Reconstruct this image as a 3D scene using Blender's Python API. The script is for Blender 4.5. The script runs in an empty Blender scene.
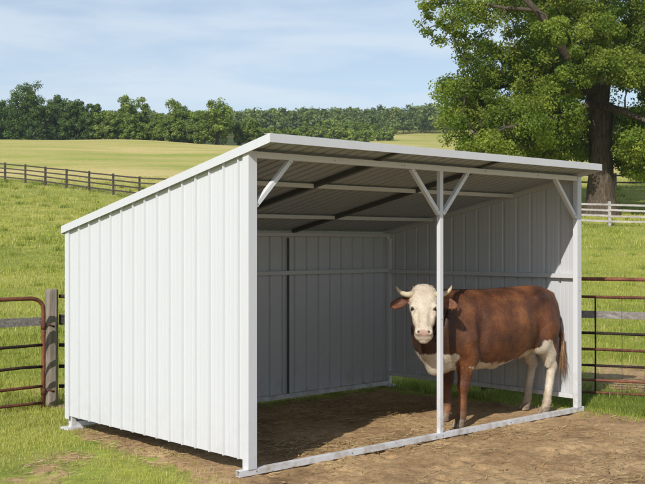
import bpy, math, random
import numpy as np
from mathutils import Vector, Matrix

rnd = random.Random(7)
rg = np.random.default_rng(11)
scene = bpy.context.scene
col = scene.collection
PI = math.pi

# ------------------------------------------------------------------ camera numbers
F = 1041.0            # focal length in pixels of a 645 px wide picture
CX, HY, CH = 322.5, 243.3, 1.8
def px(x, y, z=0.0):
    """point of height z seen at pixel x, y (only used while measuring the ground plan)"""
    Y = F * (CH - z) / (y - HY)
    return ((x - CX) / F * Y, Y)
def at(x, y, Y):
    return ((x - CX) / F * Y, Y, CH - (y - HY) / F * Y)

# ------------------------------------------------------------------ helpers
def tag(o, label=None, cat=None, group=None, kind=None):
    if label: o['label'] = label
    if cat: o['category'] = cat
    if group: o['group'] = group
    if kind: o['kind'] = kind
    return o

def empty(name, loc, rz=0.0):
    o = bpy.data.objects.new(name, None)
    o.empty_display_size = 0.2
    o.location = loc
    o.rotation_euler = (0, 0, rz)
    col.objects.link(o)
    return o

def np_mesh(name, V, Fc, mats, parent=None, smooth=False, mat_idx=None):
    """V (n,3), Fc list of index arrays each (m,k)"""
    me = bpy.data.meshes.new(name)
    V = np.asarray(V, np.float32)
    if not isinstance(Fc, (list, tuple)): Fc = [Fc]
    Fc = [np.asarray(f, np.int32) for f in Fc if len(f)]
    nl = sum(f.size for f in Fc); nf = sum(len(f) for f in Fc)
    me.vertices.add(len(V)); me.vertices.foreach_set('co', V.ravel())
    me.loops.add(nl); me.loops.foreach_set('vertex_index', np.concatenate([f.ravel() for f in Fc]))
    me.polygons.add(nf)
    tot = np.concatenate([np.full(len(f), f.shape[1], np.int32) for f in Fc])
    st = np.concatenate([[0], np.cumsum(tot)[:-1]]).astype(np.int32)
    me.polygons.foreach_set('loop_start', st)
    try: me.polygons.foreach_set('loop_total', tot)
    except Exception: pass
    if mat_idx is not None: me.polygons.foreach_set('material_index', np.asarray(mat_idx, np.int32))
    me.update(calc_edges=True)
    me.validate()
    me.polygons.foreach_set('use_smooth', np.full(len(me.polygons), bool(smooth)))
    for m in (mats if isinstance(mats, (list, tuple)) else [mats]):
        if m: me.materials.append(m)
    o = bpy.data.objects.new(name, me)
    if parent: o.parent = parent
    col.objects.link(o)
    return o

def attr(o, name, vals):
    a = o.data.attributes.new(name, 'FLOAT', 'POINT')
    a.data.foreach_set('value', np.asarray(vals, np.float32))

class MB:
    """collects shapes and links them as ONE mesh object"""
    def __init__(s): s.v = []; s.q = []; s.t = []; s.n = 0
    def add(s, V, Q=(), T=()):
        V = np.asarray(V, float)
        if len(Q): s.q.append(np.asarray(Q) + s.n)
        if len(T): s.t.append(np.asarray(T) + s.n)
        s.v.append(V); s.n += len(V)
        return s
    def box(s, a, b):
        x0, y0, z0 = a; x1, y1, z1 = b
        V = [(x0,y0,z0),(x1,y0,z0),(x1,y1,z0),(x0,y1,z0),(x0,y0,z1),(x1,y0,z1),(x1,y1,z1),(x0,y1,z1)]
        return s.add(V, [(0,3,2,1),(4,5,6,7),(0,1,5,4),(1,2,6,5),(2,3,7,6),(3,0,4,7)])
    def bar(s, p, q, w, h, up=(0,0,1), sub=1, jit=0.0):
        """rectangular bar p->q, width w sideways, height h along up"""
        p = Vector(p); q = Vector(q); d = (q-p).normalized(); up = Vector(up)
        r = d.cross(up).normalized(); u = r.cross(d).normalized()
        V = []
        for k in range(sub+1):
            c = p.lerp(q, k/sub) + u*(rnd.uniform(-1,1)*jit) + r*(rnd.uniform(-1,1)*jit)
            for a, b in ((-1,-1),(1,-1),(1,1),(-1,1)):
                V.append(c + r*(a*w/2) + u*(b*h/2))
        Q = [(0,1,2,3), tuple(len(V)-4+i for i in (3,2,1,0))]
        for k in range(sub):
            for i in range(4):
                j = (i+1) % 4
                Q.append((4*k+i, 4*k+4+i, 4*k+4+j, 4*k+j))
        return s.add([tuple(v) for v in V], Q)
    def tube(s, pts, rad, n=8, cap=True):
        P = [Vector(p) for p in pts]
        if not hasattr(rad, '__len__'): rad = [rad]*len(P)
        V = []; ref = None
        for i, p in enumerate(P):
            d = (P[min(i+1, len(P)-1)] - P[max(i-1, 0)])
            if d.length < 1e-9: d = Vector((0,0,1))
            d.normalize()
            if ref is None:
                ref = d.orthogonal().normalized()
            ref = (ref - d*ref.dot(d))
            if ref.length < 1e-6: ref = d.orthogonal()
            ref.normalize(); bi = d.cross(ref)
            for k in range(n):
                a = 2*PI*k/n
                V.append(tuple(p + (ref*math.cos(a) + bi*math.sin(a))*rad[i]))
        Q = []
        for i in range(len(P)-1):
            for k in range(n):
                j = (k+1) % n
                Q.append((i*n+k, i*n+j, i*n+n+j, i*n+n+k))
        T = []
        if cap:
            V.append(tuple(P[0])); V.append(tuple(P[-1])); a = len(V)-2; m = (len(P)-1)*n
            for k in range(n):
                j = (k+1) % n
                T.append((a, j, k)); T.append((a+1, m+k, m+j))
        return s.add(V, Q, T)
    def square_tube(s, p, q, w, wall=0.004, up=(0,0,1)):
        """hollow square tube with open ends"""
        p = Vector(p); q = Vector(q); d = (q-p).normalized(); up = Vector(up)
        r = d.cross(up).normalized(); u = r.cross(d).normalized()
        V = []
        for c in (p, q):
            for h in (w/2, w/2-wall):
                for a, b in ((-1,-1),(1,-1),(1,1),(-1,1)):
                    V.append(tuple(c + r*(a*h) + u*(b*h)))
        Q = []
        for i in range(4):
            j = (i+1) % 4
            Q += [(i, 8+i, 8+j, j), (4+i, 4+j, 12+j, 12+i), (i, j, 4+j, 4+i), (8+i, 12+i, 12+j, 8+j)]
        return s.add(V, Q)
    def build(s, name, mat, parent=None, smooth=False, bevel=0.0, solid=0.0):
        V = np.concatenate(s.v)
        fc = []
        if s.q: fc.append(np.concatenate(s.q))
        if s.t: fc.append(np.concatenate(s.t))
        o = np_mesh(name, V, fc, mat, parent, smooth)
        if bevel:
            m = o.modifiers.new('bevel', 'BEVEL'); m.width = bevel; m.segments = 2; m.limit_method = 'ANGLE'; m.angle_limit = 0.6
        return o

# ------------------------------------------------------------------ materials
class NT:
    def __init__(s, name):
        s.m = bpy.data.materials.new(name); s.m.use_nodes = True
        s.t = s.m.node_tree; s.t.nodes.clear()
        s.out = s.n('ShaderNodeOutputMaterial')
    def n(s, typ, **kw):
        nd = s.t.nodes.new(typ)
        for k, v in kw.items():
            if k.startswith('i_'):
                nd.inputs[k[2:].replace('_', ' ')].default_value = v
            else: setattr(nd, k, v)
        return nd
    def l(s, a, b): s.t.links.new(a, b)
    def coord(s, kind='Object', scale=(1,1,1)):
        tc = s.n('ShaderNodeTexCoord'); mp = s.n('ShaderNodeMapping')
        mp.inputs['Scale'].default_value = scale
        s.l(tc.outputs[kind], mp.inputs['Vector']); return mp.outputs['Vector']
    def noise(s, vec, scale, detail=4, rough=0.55, dist=0.0):
        nd = s.n('ShaderNodeTexNoise'); nd.inputs['Scale'].default_value = scale
        nd.inputs['Detail'].default_value = detail; nd.inputs['Roughness'].default_value = rough
        nd.inputs['Distortion'].default_value = dist
        s.l(vec, nd.inputs['Vector']); return nd.outputs['Fac']
    def ramp(s, fac, stops):
        nd = s.n('ShaderNodeValToRGB'); e = nd.color_ramp.elements
        while len(e) > 1: e.remove(e[-1])
        for i, (p, c) in enumerate(stops):
            c = tuple(c)+(1,) if hasattr(c, '__len__') else (c, c, c, 1)
            if i == 0: e[0].position = p; e[0].color = c
            else:
                x = e.new(p); x.color = c
        s.l(fac, nd.inputs['Fac']); return nd.outputs['Color']
    def mix(s, fac, a, b, mode='MIX'):
        nd = s.n('ShaderNodeMix', data_type='RGBA', blend_type=mode)
        for sock, v in ((nd.inputs[0], fac), (nd.inputs[6], a), (nd.inputs[7], b)):
            if hasattr(v, 'is_output'): s.l(v, sock)
            elif hasattr(v, '__len__'): sock.default_value = tuple(v)+(1,)
            else: sock.default_value = v if sock.type == 'VALUE' else (v, v, v, 1)
        return nd.outputs[2]
    def math(s, op, a, b=0.0, clamp=False):
        nd = s.n('ShaderNodeMath', operation=op); nd.use_clamp = clamp
        for sock, v in ((nd.inputs[0], a), (nd.inputs[1], b)):
            if hasattr(v, 'is_output'): s.l(v, sock)
            else: sock.default_value = v
        return nd.outputs[0]
    def attr(s, name):
        nd = s.n('ShaderNodeAttribute'); nd.attribute_name = name; return nd.outputs['Fac']
    def bump(s, h, strength=0.3, dist=0.01):
        nd = s.n('ShaderNodeBump'); nd.inputs['Strength'].default_value = strength
        nd.inputs['Distance'].default_value = dist; s.l(h, nd.inputs['Height']); return nd.outputs['Normal']
    def pbr(s, color, rough=0.6, metal=0.0, normal=None, spec=0.5, out=True):
        b = s.n('ShaderNodeBsdfPrincipled')
        for nm, v in (('Base Color', color), ('Roughness', rough), ('Metallic', metal), ('Specular IOR Level', spec)):
            if hasattr(v, 'is_output'): s.l(v, b.inputs[nm])
            elif hasattr(v, '__len__'): b.inputs[nm].default_value = tuple(v)+(1,)
            else: b.inputs[nm].default_value = v
        if normal is not None: s.l(normal, b.inputs['Normal'])
        if out: s.l(b.outputs[0], s.out.inputs['Surface'])
        return b.outputs[0]

def mat_paint(name, c, rough=0.6, dirt=0.25):
    m = NT(name); v = m.coord('Object')
    n1 = m.noise(v, 1.3, 4); n2 = m.noise(m.coord('Object', (9, 9, 0.5)), 3.0, 5, 0.6); n3 = m.noise(v, 60, 3)
    geo = m.n('ShaderNodeNewGeometry'); sp = m.n('ShaderNodeSeparateXYZ'); m.l(geo.outputs['Position'], sp.inputs[0])
    low = m.n('ShaderNodeMapRange'); low.inputs[1].default_value = 0.55; low.inputs[2].default_value = 0.0
    low.inputs[3].default_value = 0.0; low.inputs[4].default_value = 1.0; m.l(sp.outputs['Z'], low.inputs[0])
    f = m.math('MULTIPLY', low.outputs[0], m.ramp(m.noise(v, 9, 6, 0.65), [(0.42, 0), (0.75, 1)]), True)
    f = m.math('MULTIPLY', f, dirt*2.2, True)
    st = m.ramp(n2, [(0.35, 0.975), (0.6, 1.0)])
    base = m.mix(n1, tuple(x*0.985 for x in c), tuple(min(1, x*1.01) for x in c))
    base = m.mix(1.0, base, st, 'MULTIPLY')
    base = m.mix(f, base, (0.30, 0.22, 0.13))
    h = m.math('ADD', m.math('MULTIPLY', m.noise(v, 2.2, 2), 1.0), m.math('MULTIPLY', n3, 0.02))
    m.pbr(base, m.ramp(n2, [(0.3, rough+0.1), (0.7, rough)]), 0.0, m.bump(h, 0.10, 0.02), 0.22)
    return m.m
M = {}
M['white'] = mat_paint('white_painted_steel', (0.60, 0.607, 0.625), 0.6, 0.10)
M['frame'] = mat_paint('white_frame_steel', (0.64, 0.645, 0.66), 0.5, 0.38)
M['inner'] = mat_paint('grey_primed_steel', (0.56, 0.56, 0.56), 0.6, 0.0)
M['liner'] = mat_paint('grey_sheet_back', (0.54, 0.55, 0.56), 0.5, 0.2)
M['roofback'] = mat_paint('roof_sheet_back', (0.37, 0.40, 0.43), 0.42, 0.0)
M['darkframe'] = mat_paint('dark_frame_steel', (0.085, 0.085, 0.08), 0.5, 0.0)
m = NT('screw_metal'); m.pbr((0.35, 0.34, 0.33), 0.4, 0.8); M['screw'] = m.m

def mat_rust(name, ca, cb, cc):
    m = NT(name); v = m.coord('Object')
    n = m.noise(v, 7, 6, 0.7); n2 = m.noise(v, 45, 5, 0.7)
    c = m.ramp(n, [(0.30, ca), (0.5, cb), (0.68, cc)])
    c = m.mix(m.ramp(n2, [(0.45, 0), (0.7, 0.6)]), c, tuple(x*0.45 for x in ca))
    m.pbr(c, 0.75, 0.15, m.bump(n2, 0.5, 0.004), 0.3); return m.m
M['rust'] = mat_rust('rusty_pipe', (0.05, 0.028, 0.022), (0.15, 0.055, 0.03), (0.24, 0.095, 0.05))
M['rustbright'] = mat_rust('bright_rusty_pipe', (0.12, 0.045, 0.025), (0.22, 0.08, 0.045), (0.30, 0.13, 0.07))
M['rustdark'] = mat_rust('dark_rusty_pipe', (0.018, 0.014, 0.013), (0.035, 0.022, 0.018), (0.10, 0.045, 0.03))

def mat_wood(name, ca, cb, axis='x', ring=1.0):
    m = NT(name)
    sc = {'x': (0.8, 22, 22), 'z': (22, 22, 0.8), 'y': (22, 0.8, 22)}[axis]
    v = m.coord('Object', sc)
    n = m.noise(v, 2.0*ring, 8, 0.7, 0.6); n2 = m.noise(m.coord('Object'), 2.3, 4)
    c = m.ramp(n, [(0.28, tuple(x*0.35 for x in ca)), (0.42, ca), (0.62, cb)])
    c = m.mix(1.0, c, m.ramp(n2, [(0.3, 0.7), (0.7, 1.15)]), 'MULTIPLY')
    m.pbr(c, 0.85, 0, m.bump(n, 0.8, 0.006), 0.2); return m.m
M['wood_post'] = mat_wood('weathered_post_wood', (0.22, 0.18, 0.14), (0.36, 0.31, 0.26), 'z')
M['wood_board'] = mat_wood('weathered_board_wood', (0.19, 0.165, 0.15), (0.34, 0.31, 0.28), 'x')
M['wood_dark'] = mat_wood('dark_fence_wood', (0.055, 0.045, 0.038), (0.10, 0.085, 0.07), 'x')
M['wood_pale'] = mat_wood('whitewashed_fence_wood', (0.36, 0.325, 0.30), (0.53, 0.49, 0.455), 'x')

def mat_leaf(name, stops, trans=0.35):
    m = NT(name)
    a = m.attr('tint')
    c = m.ramp(a, stops)
    v = m.coord('Object')
    c = m.mix(1.0, c, m.ramp(m.noise(v, 0.35, 3), [(0.35, 0.8), (0.65, 1.2)]), 'MULTIPLY')
    p = m.pbr(c, 0.5, 0, None, 0.25, out=False)
    t = m.n('ShaderNodeBsdfTranslucent'); m.l(m.mix(1.0, c, (1.25, 1.35, 0.55), 'MULTIPLY'), t.inputs['Color'])
    mx = m.n('ShaderNodeMixShader'); mx.inputs[0].default_value = trans
    m.l(p, mx.inputs[1]); m.l(t.outputs[0], mx.inputs[2]); m.l(mx.outputs[0], m.out.inputs['Surface'])
    return m.m
M['leaf_oak'] = mat_leaf('oak_leaves', [(0.0, (0.085, 0.145, 0.022)), (0.5, (0.19, 0.255, 0.036)), (1.0, (0.36, 0.385, 0.075))], 0.48)
M['leaf_dark'] = mat_leaf('dark_leaves', [(0.0, (0.05, 0.10, 0.022)), (0.6, (0.10, 0.165, 0.036)), (1.0, (0.16, 0.22, 0.05))], 0.35)
M['leaf_mid'] = mat_leaf('mid_green_leaves', [(0.0, (0.11, 0.175, 0.033)), (0.6, (0.20, 0.27, 0.05)), (1.0, (0.31, 0.36, 0.08))], 0.35)
M['leaf_far'] = mat_leaf('far_leaves', [(0.0, (0.085, 0.13, 0.035)), (0.6, (0.14, 0.19, 0.048)), (1.0, (0.25, 0.28, 0.07))], 0.25)
m = NT('bark'); v = m.coord('Object', (3, 3, 0.7)); n = m.noise(v, 3.0, 8, 0.7, 0.5)
c = m.ramp(n, [(0.3, (0.045, 0.033, 0.023)), (0.5, (0.115, 0.088, 0.064)), (0.7, (0.20, 0.16, 0.12))])
m.pbr(c, 0.9, 0, m.bump(n, 1.0, 0.12), 0.1); M['bark'] = m.m

# grass blades
m = NT('grass_blades'); a = m.attr('tint')
c = m.ramp(a, [(0.0, (0.15, 0.21, 0.03)), (0.35, (0.305, 0.355, 0.055)), (0.7, (0.49, 0.485, 0.11)), (1.0, (0.66, 0.56, 0.25))])
p = m.pbr(c, 0.55, 0, None, 0.3, out=False); t = m.n('ShaderNodeBsdfTranslucent'); m.l(c, t.inputs['Color'])
mx = m.n('ShaderNodeMixShader'); mx.inputs[0].default_value = 0.35
m.l(p, mx.inputs[1]); m.l(t.outputs[0], mx.inputs[2]); m.l(mx.outputs[0], m.out.inputs['Surface']); M['grass'] = m.m
m = NT('straw'); c = m.ramp(m.attr('tint'), [(0, (0.20, 0.13, 0.06)), (0.6, (0.38, 0.27, 0.12)), (1, (0.58, 0.46, 0.24))]); m.pbr(c, 0.7, 0, None, 0.2); M['straw'] = m.m
m = NT('soil_clods'); c = m.ramp(m.noise(m.coord('Object'), 6, 4), [(0.3, (0.17, 0.11, 0.06)), (0.7, (0.40, 0.28, 0.16))]); m.pbr(c, 0.95, 0, None, 0.1); M['clod'] = m.m

# ground
m = NT('ground_surface')
pos = m.n('ShaderNodeNewGeometry').outputs['Position']
def nz(scale, detail=4, rough=0.6, sc=(1, 1, 1)):
    mp = m.n('ShaderNodeMapping'); mp.inputs['Scale'].default_value = sc; m.l(pos, mp.inputs['Vector'])
    return m.noise(mp.outputs[0], scale, detail, rough)
d = m.attr('dirt'); hay = m.attr('hay')
edge = m.math('ADD', d, m.math('MULTIPLY', m.math('SUBTRACT', nz(3.0, 6, 0.7), 0.5), 1.1))
dm = m.ramp(edge, [(0.0, 0), (0.12, 1)])
big = nz(0.055, 5, 0.6); mid = nz(0.5, 6, 0.65); fine = nz(9, 6, 0.75); tuft = nz(2.2, 5, 0.7, (1, 0.45, 1))
g = m.ramp(mid, [(0.25, (0.225, 0.28, 0.045)), (0.45, (0.345, 0.385, 0.068)), (0.60, (0.46, 0.46, 0.10)), (0.78, (0.58, 0.52, 0.16))])
g2 = m.ramp(big, [(0.35, (0.80, 0.86, 0.8)), (0.65, (1.22, 1.12, 1.1))])
g = m.mix(1.0, g, g2, 'MULTIPLY')
g = m.mix(1.0, g, m.ramp(tuft, [(0.3, 0.72), (0.7, 1.2)]), 'MULTIPLY')
g = m.mix(m.ramp(nz(1.3, 6, .75), [(.46, 0), (.66, .5)]), g, (.40, .33, .12))
g = m.mix(0.7, g, m.ramp(nz(55, 5, .8), [(.3, .45), (.7, 1.35)]), 'MULTIPLY')
g = m.mix(0.8, g, m.ramp(fine, [(0.25, 0.55), (0.75, 1.35)]), 'MULTIPLY')
hayc = m.ramp(nz(0.05, 6, 0.65, (0.5, 1.3, 1)), [(0.36, (0.32, 0.36, 0.075)), (0.48, (0.46, 0.41, 0.13)), (0.60, (0.60, 0.48, 0.20)), (0.75, (0.42, 0.40, 0.10))])
hayc = m.mix(0.6, hayc, m.ramp(tuft, [(0.3, 0.78), (0.7, 1.15)]), 'MULTIPLY')
hf = m.math('ADD', hay, m.math('MULTIPLY', m.math('SUBTRACT', nz(0.09, 5), 0.5), 0.9), True)
g = m.mix(hf, g, hayc)
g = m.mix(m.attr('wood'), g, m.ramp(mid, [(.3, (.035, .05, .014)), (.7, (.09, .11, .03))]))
s1 = nz(1.1, 6, 0.65); s2 = nz(14, 6, 0.75); s3 = nz(60, 4, 0.7)
s = m.ramp(s1, [(0.28, (0.18, 0.108, 0.053)), (0.46, (0.42, 0.27, 0.137)), (0.70, (0.62, 0.43, 0.225))])
s = m.mix(0.85, s, m.ramp(s2, [(0.28, 0.45), (0.5, 0.95), (0.75, 1.35)]), 'MULTIPLY')
s = m.mix(0.5, s, m.ramp(s3, [(0.3, 0.6), (0.7, 1.3)]), 'MULTIPLY')
hgt = m.math('ADD', m.math('MULTIPLY', fine, 0.6), m.math('MULTIPLY', s3, 0.4))
m.pbr(m.mix(dm, g, s), 0.95, 0, m.bump(hgt, 0.9, 0.03), 0.12)
M['ground'] = m.m

# ------------------------------------------------------------------ shed plan
AX, AY, TH = -0.5555, 8.053, 0.7474
U = np.array([math.cos(TH), math.sin(TH)]); W_ = np.array([-math.sin(TH), math.cos(TH)])
L, W = 4.480, 2.814
def uv(X, Y):
    dx, dy = X-AX, Y-AY
    return dx*U[0]+dy*U[1], dx*W_[0]+dy*W_[1]

# ------------------------------------------------------------------ terrain
PY = np.array([-60, 14, 22, 30, 40, 55, 75, 90, 140, 200, 240, 300, 400, 520, 650, 800, 1100, 1800], float)
PZ = np.array([0, 0, .18, .62, 1.35, 2.72, 5.0, 7.15, 13.6, 20.0, 24.0, 30.6, 42.4, 58, 70, 74, 70, 60], float)
def terrain(X, Y):
    X = np.asarray(X, float); Y = np.asarray(Y, float)
    z = np.interp(Y, PY, PZ)
    # smooth the kinks of the profile
    z = 0.5*z + 0.25*np.interp(Y-4-0.03*Y.clip(0), PY, PZ) + 0.25*np.interp(Y+4+0.03*Y.clip(0), PY, PZ)
    z = np.where(Y < 13, 0, z*np.clip((Y-13)/6, 0, 1))
    # the rounded field crest on one side, then a dip behind it
    s = 1/(1+np.exp((X+22)/9.0))
    z = z + s*1.9*np.exp(-((Y-198)/48)**2) - s*3.0*np.exp(-((Y-262)/40)**2)
    far = np.clip((Y-25)/60, 0, 1)
    z = z + far*(0.25*np.sin(X*0.07+1.0)*np.cos(Y*0.05) + 0.12*np.sin(X*0.21+Y*0.11))
    z = z + np.clip((Y-350)/250, 0, 1)*(3.0*np.sin(X*0.011+0.4) - 2.0*np.sin(X*0.027))
    return z

def vnoise(X, Y, sc, seed):
    r = np.random.default_rng(seed).random((128, 128))
    x = X*sc; y = Y*sc; xi = np.floor(x).astype(int); yi = np.floor(y).astype(int)
    fx = x-xi; fy = y-yi; fx = fx*fx*(3-2*fx); fy = fy*fy*(3-2*fy)
    g = lambda a, b: r[a % 128, b % 128]
    return (g(xi, yi)*(1-fx)*(1-fy)+g(xi+1, yi)*fx*(1-fy)+g(xi, yi+1)*(1-fx)*fy+g(xi+1, yi+1)*fx*fy)
def poly_sd(X, Y, poly):
    """signed distance, positive inside"""
    P = np.array(poly); n = len(P); best = np.full(X.shape, 1e9); ins = np.zeros(X.shape, bool)
    for i in range(n):
        ax, ay = P[i]; bx, by = P[(i+1) % n]; ex, ey = bx-ax, by-ay
        t = np.clip(((X-ax)*ex+(Y-ay)*ey)/(ex*ex+ey*ey), 0, 1)
        best = np.minimum(best, np.hypot(X-ax-t*ex, Y-ay-t*ey))
        c = ((ay > Y) != (by > Y)) & (X < (bx-ax)*(Y-ay)/(by-ay+1e-12)+ax)
        ins ^= c
    return np.where(ins, best, -best)
DIRT = [px(66, 427), px(84, 438), px(140, 459), px(178, 476), px(200, 492), px(120, 560), px(-100, 700), (-2, 1.0), (12, 1.0), (12, 9.2),
        px(700, 421), px(645, 417), px(590, 411.5), px(560, 407), px(480, 401), px(400, 392), px(383, 389), px(256, 405)]
PATCH = [px(575, 363), px(640, 366), px(800, 372), px(820, 398), px(640, 396), px(580, 390)]
def dirt_field(X, Y):
    a = poly_sd(X, Y, DIRT)
    b = poly_sd(X, Y, PATCH)*0.5 - 0.02
    c = 0.55*(np.clip(vnoise(X, Y, 1.4, 33)*1.7-.5, 0, 1)-0.86) + 0.30*(vnoise(X, Y, 4.0, 41)-.5)
    near = (Y < 12)*(X < 1)
    c = np.where(near, c - 0.12*np.clip(-a-1.0, 0, 5), -9)
    return np.maximum(np.maximum(a, b), c)

xs = np.concatenate([-np.geomspace(6.5, 900, 60)[::-1], np.arange(-6.4, 6.41, 0.036), np.geomspace(6.5, 900, 60)])
ys = np.concatenate([-np.geomspace(2.0, 60, 12)[::-1], [0, 1.5, 3.0, 3.9], np.arange(4.5, 14.5, 0.036), np.arange(14.52, 16, 0.07), np.geomspace(16.05, 1000, 140)])
GX, GY = np.meshgrid(xs, ys)
GZ = terrain(GX, GY)
df = dirt_field(GX, GY)
near = (GY < 16) & (np.abs(GX) < 6.6) & (GY > 4)
bump = (vnoise(GX, GY, 2.3, 1)-.5)*0.022 + (vnoise(GX, GY, 6.5, 2)-.5)*0.014 + (vnoise(GX, GY, 15, 3)-.5)*0.010
prn = np.zeros_like(GZ); hx_, hy_ = -6.4, 4.5
x0i = int(np.searchsorted(xs, -6.39)); y0i = int(np.searchsorted(ys, 4.49))
for k in range(520):
    Yp = 5.6+7.4*rnd.random(); Xp = rnd.uniform(-.34, .34)*Yp+.6
    if rnd.random() < .5: Xp, Yp = rnd.gauss(1.6, 1.3), rnd.gauss(8.2, 1.1)
    a_ = rnd.uniform(0, 6.28); i0, i1 = np.searchsorted(xs, [Xp-.16, Xp+.16]); j0, j1 = np.searchsorted(ys, [Yp-.16, Yp+.16])
    if j1 <= j0 or i1 <= i0: continue
    gx1, gy1 = GX[j0:j1, i0:i1]-Xp, GY[j0:j1, i0:i1]-Yp; lx_, ly_ = gx1*math.cos(a_)+gy1*math.sin(a_), -gx1*math.sin(a_)+gy1*math.cos(a_)
    r_ = np.sqrt((lx_/.062)**2+(np.abs(ly_)-.022)**2/.030**2); dp = rnd.uniform(.008, .02)
    prn[j0:j1, i0:i1] += -dp*np.exp(-r_**2) + dp*.45*np.exp(-((r_-1.9)/.6)**2)
bump = bump + np.where(df > 0, prn.clip(-.025, .015), 0)
GZ = GZ + np.where(near, bump*np.where(df > 0, 1.0, 0.6)-0.006, 0)
n1, n2 = GX.shape
idx = np.arange(n1*n2).reshape(n1, n2)
Q = np.stack([idx[:-1, :-1], idx[:-1, 1:], idx[1:, 1:], idx[1:, :-1]], -1).reshape(-1, 4)
ground = np_mesh('ground', np.stack([GX, GY, GZ], -1).reshape(-1, 3), Q, M['ground'], None, True)
attr(ground, 'dirt', np.clip(df, -2, 1).ravel())
# fence line at the far side of the pasture: hay beyond it
fy = np.interp(GX, [-60, -28, -13, 0, 40, 60], [96, 93, 76, 74, 92, 100])
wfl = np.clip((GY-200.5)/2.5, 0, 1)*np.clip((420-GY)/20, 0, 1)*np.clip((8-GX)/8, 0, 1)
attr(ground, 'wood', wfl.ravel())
attr(ground, 'hay', np.clip(np.clip((GY-fy)/4, 0, 1)*np.clip((60-GX)/40, 0.15, 0.9), 0, 1).ravel())
tag(ground, 'grassy ground rising behind the shed, with trodden dirt around it', 'ground', None, 'structure')

# ------------------------------------------------------------------ grass blades
def scatter_blades(n, y0, y1, hlo, hhi, w, pw=1.0):
    t = rg.random(n)
    Y = (y0**pw + t*(y1**pw-y0**pw))**(1/pw)
    X = (rg.random(n)*2-1)*(Y*0.31*1.12+1.3)
    return X, Y
def blades(X, Y, hh, w, tint):
    n = len(X); Z = terrain(X, Y)-0.01
    a = rg.random(n)*2*PI; lean = rg.random(n)*0.6*hh; la = rg.random(n)*2*PI
    dx, dy = np.cos(a)*w/2, np.sin(a)*w/2
    B0 = np.stack([X-dx, Y-dy, Z], -1); B1 = np.stack([X+dx, Y+dy, Z], -1)
    mx, my = X+np.cos(la)*lean*0.3, Y+np.sin(la)*lean*0.3
    C0 = np.stack([mx-dx*.8, my-dy*.8, Z+hh*0.6], -1); C1 = np.stack([mx+dx*.8, my+dy*.8, Z+hh*0.6], -1)
    T = np.stack([X+np.cos(la)*lean, Y+np.sin(la)*lean, Z+hh], -1)
    V = np.concatenate([B0, B1, C1, C0, T]); i = np.arange(n)
    Qd = np.stack([i, i+n, i+2*n, i+3*n], -1); Tr = np.stack([i+3*n, i+2*n, i+4*n], -1)
    return V, Qd, Tr, np.tile(tint, 5)
Vs, Qs, Ts, As = [], [], [], []; off = 0
def shed_clear(X, Y, m=0.0):
    u, v = uv(X, Y)
    return ~((u > 0.05) & (u < L-0.1) & (v > 0.0) & (v < W-0.05))
for (n, y0, y1, hb, wb, pw) in ((430000, 5.5, 12.6, 0.036, 0.0052, 1.7), (170000, 12.6, 19, 0.055, 0.007, 2.0), (150000, 18, 42, 0.085, 0.014, 1.6), (90000, 42, 95, 0.13, 0.035, 1.5)):
    X, Y = scatter_blades(n, y0, y1, 0, 0, 0, pw)
    # gather into clumps
    nn = vnoise(X, Y, 3.2 if y1 < 20 else 1.1, 5); n2_ = vnoise(X, Y, 0.55, 6); n3_ = vnoise(X, Y, 0.15, 9)
    dd = dirt_field(X, Y)
    lush = np.exp(-((dd+0.25)/0.30)**2)*(X > 0)*0.9     # long strip by the gate
    keep = rg.random(n) < np.clip(0.35+nn*0.9, 0, 1)*np.clip((-dd - (n2_-.5)*0.35 + (rg.random(n)-.5)*0.35)*(3.5 if y1 < 13 else 2.2), 0.0, 1)
    keep |= (dd < 0.35) & (dd > -0.2) & (rg.random(n) < 0.10*nn)
    keep &= shed_clear(X, Y)
    keep &= ~((Y < 12.5) & (X < 0.5) & (rg.random(n) < 0.75*np.clip(vnoise(X, Y, 1.4, 33)*1.7-.5, 0, 1)))
    X, Y, nn, n2_, n3_, lush = [q[keep] for q in (X, Y, nn, n2_, n3_, lush)]
    post = np.exp(-(((X+3.1)/0.5)**2+((Y-11.6)/0.35)**2))
    hh = hb*(0.45+0.9*rg.random(len(X))*(0.5+nn))*(1+lush*1.0+post*1.3)
    tint = np.clip(0.10+0.42*n2_+0.28*n3_+0.26*(rg.random(len(X))-.4)-0.25*lush-0.25*post + (Y > 30)*0.05 + (Y < 13)*(X < 0)*0.16*(1-lush), 0, 1)
    tint = np.where(rg.random(len(X)) < 0.05, 0.95, tint)
    V, q, t, a = blades(X, Y, hh, wb*(0.7+0.6*rg.random(len(X))), tint)
    Vs.append(V); Qs.append(q+off); Ts.append(t+off); As.append(a); off += len(V)
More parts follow.
